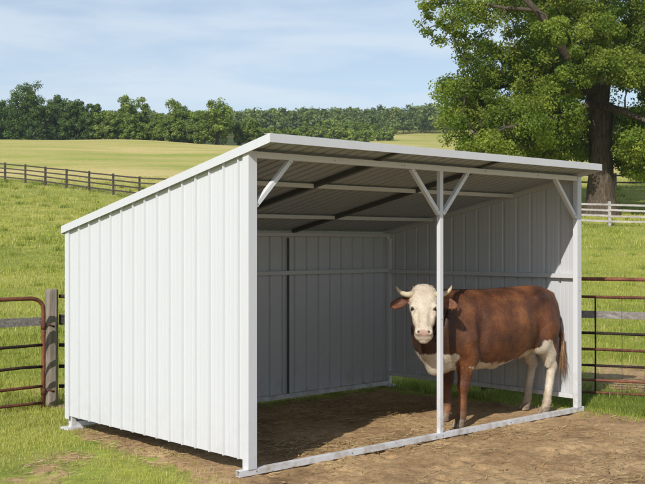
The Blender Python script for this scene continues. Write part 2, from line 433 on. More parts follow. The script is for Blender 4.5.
# taller weed tufts through the pasture
nt_ = 900; ty = 12+78*rg.random(nt_)**1.3; tx = (rg.random(nt_)*2-1)*(ty*.36+1); kk = (dirt_field(tx, ty) < -.3) & shed_clear(tx, ty); tx, ty = tx[kk], ty[kk]
tx2 = np.repeat(tx, 45)+rg.normal(size=len(tx)*45)*np.repeat(.05+.10*rg.random(len(tx))+ty*.0015, 45); ty2 = np.repeat(ty, 45)+rg.normal(size=len(ty)*45)*.09
V, q, t, a = blades(tx2, ty2, (.08+.0022*ty2)*(.5+rg.random(len(tx2))), .006+.0004*ty2, np.clip(np.repeat(rg.random(len(tx))*.9, 45)*.6+.25*rg.random(len(tx2)), 0, 1))
Vs.append(V); Qs.append(q+off); Ts.append(t+off); As.append(a); off += len(V)
gr = np_mesh('grass', np.concatenate(Vs), [np.concatenate(Qs), np.concatenate(Ts)], M['grass'])
attr(gr, 'tint', np.concatenate(As)); tag(gr, 'short yellow-green pasture grass growing around the shed', 'grass', None, 'stuff')

# straw and clods on the dirt
n = 60000
X, Y = scatter_blades(n, 5.2, 14, 0, 0, 0, 1.6)
k = (dirt_field(X, Y) > -0.05) & (rg.random(n) < 0.05+1.1*np.clip(vnoise(X, Y, 1.3, 21)*1.5-.45, 0, 1)**1.5)
X, Y = X[k], Y[k]; n = len(X); ln = 0.015+0.05*rg.random(n)**2; a = rg.random(n)*PI; wd = 0.0028
zz = terrain(X, Y)+0.006+0.008*rg.random(n); tl = (rg.random(n)-.5)*0.35*ln
ca, sa = np.cos(a), np.sin(a)
V = np.concatenate([np.stack([X-ca*ln+sa*wd, Y-sa*ln-ca*wd, zz-tl], -1), np.stack([X-ca*ln-sa*wd, Y-sa*ln+ca*wd, zz-tl+.002], -1),
                    np.stack([X+ca*ln-sa*wd, Y+sa*ln+ca*wd, zz+tl+.002], -1), np.stack([X+ca*ln+sa*wd, Y+sa*ln-ca*wd, zz+tl], -1)])
i = np.arange(n); st = np_mesh('straw_litter', V, np.stack([i, i+n, i+2*n, i+3*n], -1), M['straw'])
attr(st, 'tint', np.tile(rg.random(n), 4)); tag(st, 'bits of straw strewn over the trodden dirt', 'straw', None, 'stuff')
oct_ = np.array([(1,0,0),(0,1,0),(-1,0,0),(0,-1,0),(0,0,1),(0,0,-1)], float)
octf = np.array([(0,1,4),(1,2,4),(2,3,4),(3,0,4),(1,0,5),(2,1,5),(3,2,5),(0,3,5)])
n = 2200; X, Y = scatter_blades(n, 5.2, 13, 0, 0, 0, 1.6); k = dirt_field(X, Y) > 0; X, Y = X[k], Y[k]; n = len(X)
r = 0.004+0.014*rg.random(n)**3
V = oct_[None]*(r[:, None, None])*(0.6+0.8*rg.random((n, 6, 1))) * np.array([1, 1, 0.6]) + np.stack([X, Y, terrain(X, Y)+0.002], -1)[:, None]
cl = np_mesh('soil_clods', V.reshape(-1, 3), (octf[None]+6*np.arange(n)[:, None, None]).reshape(-1, 3), M['clod'])
tag(cl, 'small clods of dry soil scattered on the dirt', 'soil', None, 'stuff')

# ------------------------------------------------------------------ shed
shed = empty('livestock_shed', (AX, AY, 0), TH)
tag(shed, 'white metal lean-to livestock shed, open at the front, with the cow inside', 'shed')
RS = 0.2095
def roof_z(v, off=0.0): return 2.545 - RS*v + off     # top of the roof sheet

def rib_profile(length, pitch=0.19, start=0.06, h=0.017, minor=True, wid=1.0):
    """(distance, height) across ribbed sheet"""
    pts = [(0.0, 0.0)]; x = start
    while x < length-0.03:
        for dx, hh in ((-.013*wid, 0), (-.0055*wid, h), (.0055*wid, h), (.013*wid, 0)):
            if 0 < x+dx < length: pts.append((x+dx, hh))
        for f in (0.36, 0.64) if minor else ():
            c = x + pitch*f
            if c+0.012 < length:
                pts += [(c-.011, 0), (c-.004, .0012), (c+.004, .0012), (c+.011, 0)]
        x += pitch
    pts.append((length, 0.0))
    return pts
def sheet(name, mats, rows, solid=0.0012, offset=0):
    """rows: list of (A,B) endpoints for each profile point"""
    n = len(rows); V = [r[0] for r in rows]+[r[1] for r in rows]
    Q = [(i, i+1, n+i+1, n+i) for i in range(n-1)]
    o = np_mesh(name, V, [np.array(Q)], mats, shed)
    md = o.modifiers.new('thickness', 'SOLIDIFY'); md.thickness = solid; md.offset = offset
    if len(mats) > 1: md.material_offset = 1; md.material_offset_rim = 0
    return o
# walls (outer side must be the face normal side)
wl = sheet('wall_panel', [M['white'], M['liner']], [((-0.004-h, W-s, 0.115+0.012*(1-s/W)), (-0.004-h, W-s, roof_z(W-s)-0.035)) for s, h in rib_profile(W-0.075, 0.1885, 0.04, 0.021, True, 0.72)])
wl['label'] = 'ribbed white end wall facing the yard, lit by the sun'
wr = sheet('wall_panel', [M['white'], M['liner']], [((L+0.028+h, s+0.02, 0.15), (L+0.028+h, s+0.02, roof_z(s)-0.03)) for s, h in rib_profile(W-0.02, 0.1885, 0.05, 0.024, True, 1.6)])
wr['label'] = 'ribbed far end wall behind the cow, seen from inside'
wb = sheet('wall_panel', [M['white'], M['liner']], [((L+0.02-s, W+0.004+h, 0.05), (L+0.02-s, W+0.004+h, roof_z(W)-0.03)) for s, h in rib_profile(L+0.02, 0.1885, 0.07, 0.022, True, 1.3)])
wb['label'] = 'ribbed back wall in deep shade'
OV, OB = 0.278, 0.055
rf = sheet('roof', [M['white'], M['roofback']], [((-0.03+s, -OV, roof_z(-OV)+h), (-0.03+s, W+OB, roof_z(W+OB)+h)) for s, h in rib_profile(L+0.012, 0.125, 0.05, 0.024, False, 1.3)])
# fascia and edge trims
f = MB()
zt = roof_z(-OV)+0.024
f.box((-0.048, -OV-0.012, zt-0.068), (L-0.005, -OV-0.004, zt)); f.box((-0.048, -OV-0.004, zt-0.004), (L-0.005, -OV+0.06, zt))
f.build('fascia', M['white'], shed, bevel=0.0015)
for x0, x1, s in ((-0.048, -0.040, 1), (L-0.013, L-0.005, -1)):
    g_ = MB(); a_ = (-OV-0.003, W+OB+0.006)
    V = []
    for v in a_:
        z = roof_z(v)+0.022
        V += [(x0, v, z-0.070), (x1, v, z-0.070), (x1, v, z+0.0015), (x0, v, z+0.0015)]
    g_.add(V, [(0,1,2,3), (7,6,5,4), (0,4,5,1), (1,5,6,2), (2,6,7,3), (3,7,4,0)])
    xa, xb = (x1, x1+0.05) if s > 0 else (x0-0.05, x0)
    V = []
    for v in a_:
        z = roof_z(v)+0.022
        V += [(xa, v, z-0.003), (xb, v, z-0.003), (xb, v, z+0.0012), (xa, v, z+0.0012)]
    g_.add(V, [(0,1,2,3), (7,6,5,4), (0,4,5,1), (1,5,6,2), (2,6,7,3), (3,7,4,0)])
    g_.build('gable_trim', M['white'], shed, bevel=0.0015)
g_ = MB(); zb = roof_z(W+OB)+0.02
g_.box((-0.04, W+OB-0.002, zb-0.075), (L-0.014, W+OB+0.004, zb)); g_.build('rear_trim', M['white'], shed)
# posts
def post(x, y, z0, z1, w=0.052, m='frame'):
    b = MB(); b.square_tube((x, y, z0), (x, y, z1), w, 0.003, (0, 1, 0)); b.build('post', M[m], shed, bevel=0.002)
T_ = 0.05
hdz = 2.515
post(0.030, 0.029, 0.052, hdz-0.05, 0.054)
LM = 2.262
post(LM, 0.0275, 0.052, hdz-0.05, 0.043)
post(L, 0.0275, 0.052, hdz-0.05, 0.052)
post(0.028, W-0.03, 0.02, roof_z(W)-0.09, 0.052)
post(L, W-0.03, 0.02, roof_z(W)-0.09, 0.052)
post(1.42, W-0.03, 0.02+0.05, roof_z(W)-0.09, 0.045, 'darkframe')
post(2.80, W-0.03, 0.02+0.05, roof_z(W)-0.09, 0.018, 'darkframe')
c_ = MB(); c_.box((-0.0255, -0.004, 0.05), (-0.0225, 0.070, roof_z(0)-0.03)); c_.box((-0.0225, -0.004, 0.05), (0.060, -0.0005, hdz+0.002))
c_.build('corner_trim', M['white'], shed, bevel=0.001)
c_ = MB(); c_.box((-0.0255, W-0.05, 0.10), (-0.0225, W+0.026, roof_z(W)-0.03)); c_.build('corner_trim', M['white'], shed)
c_ = MB(); c_.box((L-0.025, -0.004, 0.05), (L+0.045, 0.0008, hdz+0.002)); c_.box((L+0.045, -0.004, 0.05), (L+0.048, 0.07, roof_z(0)-0.03)); c_.build('corner_trim', M['white'], shed)
# header, rails, girts
h_ = MB(); h_.square_tube((0.0, 0.027, hdz-0.025), (L+0.025, 0.027, hdz-0.025), 0.05); h_.build('header_beam', M['frame'], shed, bevel=0.002)
h_ = MB(); h_.square_tube((-0.105, 0.027, 0.027), (L+0.11, 0.027, 0.027), 0.05)
h_.build('base_rail', M['frame'], shed, bevel=0.002)
h_ = MB(); h_.square_tube((0.0, W-0.03, 0.045), (L+0.02, W-0.03, 0.045), 0.05); h_.build('base_rail', M['frame'], shed, bevel=0.002)
h_ = MB(); h_.square_tube((L+0.001, 0.058, 0.165), (L+0.001, W-0.06, 0.165), 0.046); h_.build('base_rail', M['frame'], shed, bevel=0.002)
h_ = MB(); h_.square_tube((0.028, 0.065, 0.16), (0.028, W-0.06, 0.145), 0.046); h_.build('base_rail', M['frame'], shed, bevel=0.002)
for a_, b_ in (((0.028, 0.065, 1.45), (0.028, W-0.06, 1.45)), ((L+0.001, 0.058, 1.45), (L+0.001, W-0.06, 1.45)), ((0.06, W-0.025, 1.46), (L-0.03, W-0.025, 1.46))):
    h_ = MB(); h_.square_tube(a_, b_, 0.046); h_.build('girt', M['inner'], shed, bevel=0.002)
h_ = MB(); h_.square_tube((0.0, W-0.03, roof_z(W)-0.055), (L+0.025, W-0.03, roof_z(W)-0.055), 0.045); h_.build('rear_beam', M['inner'], shed, bevel=0.002)
# rafters and purlins
dz = 0.012
for x in (0.03, 1.45, 2.85, L):
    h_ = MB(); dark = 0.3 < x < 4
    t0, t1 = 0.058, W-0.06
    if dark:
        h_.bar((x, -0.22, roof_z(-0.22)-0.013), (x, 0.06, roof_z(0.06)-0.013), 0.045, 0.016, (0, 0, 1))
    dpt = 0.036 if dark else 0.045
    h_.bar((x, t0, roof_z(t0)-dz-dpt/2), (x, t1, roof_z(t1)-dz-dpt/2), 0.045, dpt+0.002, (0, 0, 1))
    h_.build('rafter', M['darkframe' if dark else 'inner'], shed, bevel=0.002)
for v in (0.86, 2.05):
    for a_, b_ in ((0.055, 1.425), (1.475, 2.825), (2.875, L-0.025)):
        h_ = MB(); z = roof_z(v)-0.034; h_.bar((a_, v, z), (b_, v, z), 0.045, 0.040); h_.build('purlin', M['inner'], shed, bevel=0.002)
# braces
def brace(x0, z0, x1, z1):
    b = MB(); b.bar((x0, 0.024, z0), (x1, 0.024, z1), 0.036, 0.042, (0, 1, 0)); b.build('brace', M['frame'], shed, bevel=0.002)
brace(0.060, 2.09, 0.43, hdz-0.045); brace(LM-0.028, 2.07, LM-0.40, hdz-0.045)
brace(LM+0.028, 2.07, LM+0.39, hdz-0.045); brace(L-0.028, 2.07, L-0.40, hdz-0.045)
for x, y in ((0.02, W-0.03), (L, W-0.03)):
    b = MB(); b.box((x-0.085, y-0.075, 0.0), (x+0.085, y+0.075, 0.022)); b.build('foot_plate', M['frame'], shed, bevel=0.003)
# screws
screw_n = []; screw_mesh = MB().tube([(0, 0, -0.001), (0, 0, 0.004)], [0.005, 0.004], 6).build('screw', M['screw'], shed)
def screw(p, nrm, r=0.005):
    o = screw_mesh.copy() if screw_n else screw_mesh
    if screw_n: col.objects.link(o); o.parent = shed
    o.location = p; o.rotation_euler = Vector(nrm).to_track_quat('Z', 'Y').to_euler(); o.scale = (r/0.005,)*3; screw_n.append(1)
for k in range(15):
    v = W-0.04-0.1885*k+0.03
    for z in (0.165, 1.0, 1.45): screw((-0.005, v-0.02 if v > 0.1 else v, z), (-1, 0, 0))
for x in (0.06, 2.18, 2.27, L-0.012, L-0.012, 1.1, 3.3):
    screw((x, 0.0015, 0.03), (0, -1, 0), 0.006)
for x in (1.72, 1.755, 0.9, 2.9, 3.75): screw((x, 0.0015, hdz-0.025), (0, -1, 0), 0.006)
for z in (0.12, 0.3, 1.44, 1.30, 2.2): screw((L+0.01, -0.004, z), (0, -1, 0), 0.005)
for bx, bz in ((0.075, 2.105), (0.41, hdz-.07), (LM-.05, 2.10), (LM-.37, hdz-.07), (LM+.05, 2.10), (LM+.37, hdz-.07), (L-.05, 2.10), (L-.38, hdz-.07)): screw((bx, 0.0025, bz), (0, -1, 0), 0.006)
for z in (0.12, 1.1): screw((LM, 0.0055, z), (0, -1, 0), 0.005)

# ------------------------------------------------------------------ gates and pasture fences near the shed
def pipe_run(name, parent, p, q, z, r, mat, bend=0.0):
    b = MB(); P = []
    for k in range(9):
        t = k/8; P.append((p[0]+(q[0]-p[0])*t, p[1]+(q[1]-p[1])*t, z+rnd.uniform(-1, 1)*0.004+bend*math.sin(t*PI)))
    b.tube(P, r, 10); return b.build(name, mat, parent, smooth=True)
def gx(xp, Y): return (xp-CX)/F*Y
# hanging gate on the left
g0 = (gx(-150, 9.9), 9.9); g1 = (gx(43.5, 11.32), 11.32)
gate = empty('pipe_gate', (g1[0], g1[1], 0)); tag(gate, 'rusty pipe gate with a rounded top corner, hung on the grey wooden post', 'gate')
def rel(o, p): return (p[0]-o.location.x, p[1]-o.location.y, p[2]-o.location.z)
gd = (Vector((g0[0], g0[1], 0))-Vector((g1[0], g1[1], 0))); gl = gd.length; gd.normalize()
b = MB(); P = [(0, 0, 0.02), (0, 0, 0.5), (0, 0, 1.02)]
for k in range(1, 8):
    a = k/8*PI/2; P.append(tuple(gd*(0.13*(1-math.cos(a))) + Vector((0, 0, 1.075+0.125*math.sin(a)))))
P += [tuple(gd*t + Vector((0, 0, 1.203+0.003*math.sin(t*5)))) for t in np.linspace(0.14, gl-0.14, 12)]
for k in range(1, 8):
    a = k/8*PI/2; P.append(tuple(gd*(gl-0.13*(1-math.sin(a))) + Vector((0, 0, 1.075+0.125*math.cos(a)))))
P += [tuple(gd*gl+Vector((0, 0, 0.5))), tuple(gd*gl+Vector((0, 0, 0.02)))]
b.tube(P, 0.023, 12); b.build('frame', M['rustbright'], gate, smooth=True)
for z, mt in ((0.695, 'rustdark'), (0.465, 'rustdark'), (0.248, 'rust'), (0.07, 'rust')):
    pipe_run('rail', gate, (0.0, 0.0), (gd.x*gl, gd.y*gl), z, 0.017, M[mt])
bd = MB(); P0 = Vector((0.0, 0, 0.955)); bd.bar(P0+gd*0.025+Vector((0, 0.03, 0)), P0+gd*(gl-0.03)+Vector((0, 0.03, 0)), 0.025, 0.092, sub=14, jit=0.002)
bd.build('board', M['wood_board'], gate)
for z in (0.90, 0.19):
    b = MB(); b.tube([(0.0, 0, z), (0.06, 0.03, z+0.01), (0.105, 0.06, z-0.012)], 0.012, 8); b.tube([(0, 0, z-.035), (0, 0, z+.035)], 0.03, 10)
    b.build('hinge', M['rust'], gate, smooth=True)
# wooden gate post, split and weathered
wp = (gx(51.5, 11.6), 11.6)
def wood_post(name, p, h, w, mat, rz=0.2, top=0.012):
    V = []; ring = []
    n = 12; hs = np.concatenate([np.linspace(-0.1, h-0.03, 9), [h-0.012, h]])
    for hh in hs:
        s_ = 1.0 if hh < h-0.02 else (0.96 if hh < h-0.005 else 0.88)
        for k in range(n):
            a = 2*PI*k/n+rz; c, s2 = math.cos(a-rz), math.sin(a-rz)
            rr = (w/2)/max(abs(c), abs(s2), 0.83)*s_*(1+0.035*math.sin(k*5.3+p[0]*3)+0.02*rnd.uniform(-1, 1))
            V.append((rr*math.cos(a), rr*math.sin(a), hh+(rnd.uniform(-1, 1)*top if hh > h-0.02 else 0)))
    Q = [(i*n+k, i*n+(k+1) % n, (i+1)*n+(k+1) % n, (i+1)*n+k) for i in range(len(hs)-1) for k in range(n)]
    V.append((0, 0, h-0.01)); c = len(V)-1; m_ = (len(hs)-1)*n
    T = [(m_+k, m_+(k+1) % n, c) for k in range(n)]
    o = MB().add(V, Q, T).build(name, mat, None); o.location = (p[0], p[1], float(terrain(p[0], p[1]))); return o
o = wood_post('gate_post', wp, 1.285, 0.135, M['wood_post'], 0.5, 0.014)
tag(o, 'weathered grey wooden post between the pipe gate and the shed', 'post')
# short fence from that post to the back of the shed
fn = empty('pipe_fence', (wp[0]+0.07, wp[1]+0.05, 0)); tag(fn, 'dark pipe and board fence between the wooden post and the shed back', 'fence')
e = (-1.15-fn.location.x, 11.9-fn.location.y)
for z in (1.205, 0.66, 0.425, 0.20): pipe_run('rail', fn, (0, 0), e, z, 0.021, M['rustdark'])
b = MB(); b.bar((0, 0, 0.945), (e[0], e[1], 0.945), 0.03, 0.115, sub=5, jit=0.002); b.build('board', M['wood_dark'], fn)
b = MB(); b.tube([(e[0], e[1], -0.05), (e[0], e[1], 1.25)], 0.035, 10); b.build('post', M['rustdark'], fn, smooth=True)
# pipe gate on the other side of the shed
r0 = (2.02, 12.45); r1 = (7.2, 10.55)
r0 = (1.95, 12.62); r1 = (r0[0]+5.2, r0[1]-5.2*0.36)
rg_ = empty('pipe_gate', (r0[0], r0[1], 0)); tag(rg_, 'rusty pipe panel with grey board and wires at the open front corner of the shed', 'gate')
e = (r1[0]-r0[0], r1[1]-r0[1]); dl = math.hypot(*e); ex, ey = e[0]/dl, e[1]/dl
for z, mt, rr in ((1.385, 'rustbright', 0.022), (1.178, 'rust', 0.017), (0.752, 'rustdark', 0.017), (0.563, 'rust', 0.017), (0.374, 'rustdark', 0.015), (0.205, 'rustbright', 0.016), (0.06, 'rust', 0.014)):
    pipe_run('rail', rg_, (0, 0), e, z, rr, M[mt], -0.006)
b = MB(); b.bar((0, 0.03, 0.965), (e[0], e[1]+0.03, 0.965), 0.026, 0.085, sub=12, jit=0.003); b.build('board', M['wood_board'], rg_)
for t in (0.0, dl): 
    b = MB(); b.tube([(ex*t, ey*t, -0.05), (ex*t, ey*t, 1.40)], 0.026, 10); b.build('post', M['rust'], rg_, smooth=True)
for t, r in ((1.32, 0.010), (1.62, 0.003), (1.88, 0.0045), (2.45, 0.004), (3.1, 0.004), (3.7, 0.004)):
    b = MB(); b.tube([(ex*t, ey*t+0.012, 0.04), (ex*t+0.004, ey*t+0.016, 0.6), (ex*t, ey*t+0.012, 1.19)], r, 6); b.build('wire', M['rustdark'], rg_, smooth=True)

# ------------------------------------------------------------------ far fences
def rail_fence(name, pts, n_posts, post_h, rails, pw, rh, mat, label, group=None, cat='fence'):
    P = [Vector((p[0], p[1], 0)) for p in pts]
    seg = [(P[i+1]-P[i]).length for i in range(len(P)-1)]; tot = sum(seg)
    def at_(t):
        d_ = t*tot
        for i, s in enumerate(seg):
            if d_ <= s or i == len(seg)-1: q = P[i].lerp(P[i+1], d_/s); break
            d_ -= s
        return Vector((q.x, q.y, float(terrain(q.x, q.y))))
    root = empty(name, at_(0)); tag(root, label, cat, group); o = root.location.copy()
    Q = [at_(k/(n_posts-1))-o for k in range(n_posts)]
    for q in Q:
        b = MB(); w = pw*rnd.uniform(.9, 1.1); lean = Vector((rnd.uniform(-1, 1)*0.02, rnd.uniform(-1, 1)*0.02, 0))
        b.bar(q-Vector((0, 0, .2)), q+Vector((0, 0, post_h+rnd.uniform(-.03, .03)))+lean, w, w, (0, 1, 0)); b.build('post', mat, root, bevel=0.006)
    off_ = Vector((0, -pw/2-0.02, 0))
    for z in rails:
        b = MB()
        for k in range(n_posts-1):
            j = rnd.uniform(-.02, .02)
            b.bar(Q[k]+off_+Vector((0, 0, z+j)), Q[k+1]+off_+Vector((0, 0, z+rnd.uniform(-.02, .02))), 0.035, rh)
        b.build('rail', mat, root)
    return root
rail_fence('rail_fence', [(-34, 96), (-27.5, 91.5), (-12.3, 74.5), (0, 70)], 13, 1.6, (0.35, 0.74, 1.11, 1.48), 0.15, 0.11, M['wood_dark'],
           'long dark brown rail fence crossing the slope between green pasture and hay field')
rail_fence('rail_fence', [(12.4, 56.5), (15.3, 55.3), (18.9, 54.0), (27, 51.5)], 6, 1.32, (0.28, 0.56, 0.86, 1.16), 0.15, 0.10, M['wood_pale'],
           'pale whitewashed rail fence in front of the big tree trunk')
rail_fence('rail_fence', [(15, 84), (23, 82), (34, 80)], 8, 1.25, (0.55, 1.1), 0.16, 0.12, M['wood_dark'],
           'low dark rail fence running behind the big tree trunk')

# ------------------------------------------------------------------ trees
def leaf_cloud(centers, radii, per, size, flat=0.75, up=0.5, outw=0.8):
    """rhombic leaves gathered round clump centres; returns V, Q, tint"""
    C = np.repeat(centers, per, 0); R = np.repeat(radii, per)
    n = len(C); d = rg.normal(size=(n, 3)); d /= np.linalg.norm(d, axis=1)[:, None]
    rr = R*(rg.random(n)**0.45); P = C + d*rr[:, None]*np.array([1, 1, flat])
    nrm = rg.normal(size=(n, 3)) + d*outw + np.array([0, 0, up]); nrm /= np.linalg.norm(nrm, axis=1)[:, None]
    t = np.cross(nrm, rg.normal(size=(n, 3))); t /= np.linalg.norm(t, axis=1)[:, None]; b_ = np.cross(nrm, t)
    s = size*(0.6+0.8*rg.random(n))[:, None]
    V = np.concatenate([P-t*s, P+b_*s*0.55-nrm*s*0.12, P+t*s, P-b_*s*0.55-nrm*s*0.12])
    i = np.arange(n); return V, np.stack([i, i+n, i+2*n, i+3*n], -1), n

def skeleton(tips, trunk_pts, trunk_r, jitter=0.25, rmin=0.02, expo=0.42):
    """grow limbs from the trunk to every tip; returns MB of tubes"""
    nodes = [Vector(p) for p in trunk_pts]; par = [i-1 for i in range(len(nodes))]; first = max(1, len(nodes)//2)
    top = nodes[-1]
    order = sorted(range(len(tips)), key=lambda i: (Vector(tips[i])-nodes[first]).length)
    for i in order:
        t = Vector(tips[i]); best, bj = 1e9, len(trunk_pts)-1
        for j in range(first, len(nodes)):
            q = nodes[j]; dd = (q-t).length + 0.35*max(0, (q.z-t.z)) 
            if dd < best: best, bj = dd, j
        q = nodes[bj]; steps = max(1, int(best/1.3)); prev = bj
        for s in range(1, steps+1):
            f_ = s/steps; p = q.lerp(t, f_)
            p = p + Vector((rnd.uniform(-1, 1), rnd.uniform(-1, 1), rnd.uniform(-.6, 1)))*jitter*math.sin(f_*PI)*min(best*0.3, 1) if s < steps else p
            nodes.append(p); par.append(prev); prev = len(nodes)-1
    cnt = [0]*len(nodes); has = [False]*len(nodes)
    for j in range(len(nodes)-1, 0, -1):
        if not has[j]: cnt[j] += 1
        if par[j] >= 0: cnt[par[j]] += cnt[j]; has[par[j]] = True
    rad = [max(rmin, trunk_r[0]*0.80*(c/max(cnt[0], 1))**expo) for c in cnt]
    for k in range(len(trunk_pts)): rad[k] = max(trunk_r[k], rad[k])
    kids = {}
    for j in range(1, len(nodes)): kids.setdefault(par[j], []).append(j)
    mb = MB(); stack = [(0, None)]
    while stack:
        j, frm = stack.pop()
        chain = [frm, j] if frm is not None else [j]
        while True:
            ks = kids.get(chain[-1], [])
            if not ks: break
            ks = sorted(ks, key=lambda a: -cnt[a])
            for o_ in ks[1:]: stack.append((o_, chain[-1]))
            chain.append(ks[0])
        if len(chain) < 2: continue
        P = [nodes[c] for c in chain]; R = [rad[c] for c in chain]
        if frm is not None: R[0] = R[1]
        n = 12 if max(R) > 0.2 else (7 if max(R) > 0.06 else 4)
        mb.tube(P, R, n, cap=False)
    return mb

def make_tree(name, base, H, cr, trunk_h, trunk_r, n_clump, per, leaf, mat, label, group=None, cat='tree', shape=None, tintb=0.0):
    root = empty(name, (base[0], base[1], float(terrain(base[0], base[1]))-0.1)); tag(root, label, cat, group)
    low = trunk_h*0.3; ch = (H-low)/2; cz = low+ch
    C = []; R = []
    lob = [(rnd.uniform(-.38, .38)*cr, rnd.uniform(-.38, .38)*cr, cz+rnd.uniform(-.45, .36)*ch, rnd.uniform(.5, .72)) for _ in range(7)] + [(0, 0, cz, .85)] + [(rnd.uniform(-.55, .55)*cr, rnd.uniform(-.5, .5)*cr, rnd.uniform(.14, .34)*H, rnd.uniform(.50, .72)) for _ in range(6)]
    while len(C) < n_clump:
        lx, ly, lz, ls = rnd.choice(lob)
        d_ = Vector((rnd.gauss(0, 1), rnd.gauss(0, 1), rnd.gauss(0, 1))).normalized()*(rnd.random()**0.35)
        p = (lx+d_.x*cr*ls, ly+d_.y*cr*ls, lz+d_.z*ch*ls)
        if p[2] < 0.5 or p[2] > H: continue
        C.append(p); R.append(rnd.uniform(.15, .25)*cr)
    C = np.array(C); R = np.array(R)
    nd = np.sort(np.linalg.norm(C[:, None]-C[None], axis=2), 1)[:, 4]; kk = nd < np.percentile(nd, 90); C, R = C[kk], R[kk]
    V, Qd, n = leaf_cloud(C, R, per, leaf, 0.85, 0.9, 1.6)
    ct = np.repeat(rg.random(len(C)), per); tint = np.clip(0.15+0.55*ct+0.3*rg.random(n)+tintb, 0, 1)
    o = np_mesh('crown', V, Qd, mat, root); attr(o, 'tint', np.tile(tint, 4))
    tips = C[rg.choice(len(C), min(len(C), 26), replace=False)]
    k = 4; tp = [(rnd.uniform(-.1, .1)*i, rnd.uniform(-.1, .1)*i, cz*i/k) for i in range(k+1)]
    sk = skeleton([tuple(t) for t in tips], tp, [trunk_r*(1.3 if i == 0 else 1-0.18*i) for i in range(k+1)], 0.3, 0.03)
    sk.build('trunk', M['bark'], root, smooth=True)
    return root

def tree_px(name, xp, ytop, wpx, Y, mat, label, group, **kw):
    X = (xp-CX)/F*Y; zg = float(terrain(X, Y)); H = (CH+(HY-ytop)/F*Y-zg)*1.10; cr = wpx/2/F*Y
    return make_tree(name, (X, Y), H, cr, kw.get('th', 0.12)*H, kw.get('tr', 0.022)*H, kw.get('nc', 70), kw.get('per', 70), kw.get('leaf', 0.21), mat, label, group, tintb=kw.get('tb', 0))
dk = 'dense dark green tree at the dark end of the hilltop tree row'
for xp, yt, w, Y in ((-30, 94, 50, 228), (-4, 99, 36, 222), (11, 92, 40, 226), (31, 82, 54, 220), (50, 91, 40, 229), (73, 92, 36, 221), (62, 100, 34, 232), (93, 98, 30, 219)):
    tree_px('hilltop_tree', xp, yt, w, Y, M['leaf_dark'], dk, 'dark trees on the hilltop', nc=150, per=110)
mg = 'bushy mid green tree in the row between the dark trees and the tall loose one'
for xp, yt, w, Y in ((108, 108, 30, 214), (124, 97, 38, 221), (143, 101, 34, 226), (157, 107, 32, 214), (177, 103, 40, 220), (195, 112, 32, 212), (166, 112, 28, 209), (134, 112, 28, 208)):
    tree_px('hilltop_tree', xp, yt, w, Y, M['leaf_mid'], mg, 'mid green trees on the hilltop', nc=140, per=105)
tree_px('hilltop_tree', 218, 93, 46, 206, M['leaf_mid'], 'tall loose-crowned tree standing above the tree row, nearest the shed roof', None, th=0.22, tr=0.026, nc=150, per=80, tb=.1)
for xp, yt, w, Y in ((240, 117, 24, 210), (254, 118, 28, 210), (204, 121, 20, 204), (272, 122, 26, 215), (288, 124, 26, 222)):
    tree_px('hilltop_tree', xp, yt, w, Y, M['leaf_mid'], 'low rounded green tree just above the peak of the shed roof', 'low trees above the roof', nc=60, per=70)
for xp, yt, w, Y in ((305, 121, 30, 330), (326, 120, 34, 335), (347, 119, 36, 330), (366, 122, 32, 338), (384, 126, 24, 345), (316, 126, 26, 325), (338, 127, 28, 322), (358, 128, 28, 322)):
    tree_px('valley_tree', xp, yt, w, Y, M['leaf_mid'], 'light green tree at the foot of the far wooded hill', 'valley trees below the far wood', nc=60, per=60, leaf=0.36, tb=0.1)

# far wooded hill: one mass
C = []; R = []; K = []
for k in range(2300):
    Y = rnd.uniform(400, 760); X = rnd.uniform(-0.36, 0.40)*Y
    if 0.02*Y < X < 0.19*Y and Y < 440: continue
    zg = float(terrain(X, Y)); h = rnd.uniform(7.5, 12)*(0.9+0.15*math.sin(X*0.03))
    for j in range(4):
        C.append((X+rnd.uniform(-2.6, 2.6), Y+rnd.uniform(-2.6, 2.6), zg+h*(0.42+0.16*j)+rnd.uniform(-.8, .8))); R.append((3.6, 3.9, 3.2, 2.1)[j]); K.append(k)
C = np.array(C); R = np.array(R); K = np.array(K)
V, Qd, n = leaf_cloud(C, R, 46, 0.7, 0.85, 0.9, 1.6)
tt = rg.random(2300)
fw = np_mesh('far_wood', V, Qd, M['leaf_far']); attr(fw, 'tint', np.tile(np.clip(0.1+0.65*np.repeat(tt[K], 46)+0.25*rg.random(n), 0, 1), 4))
tag(fw, 'distant wood covering the far hill', 'wood', None, 'stuff')

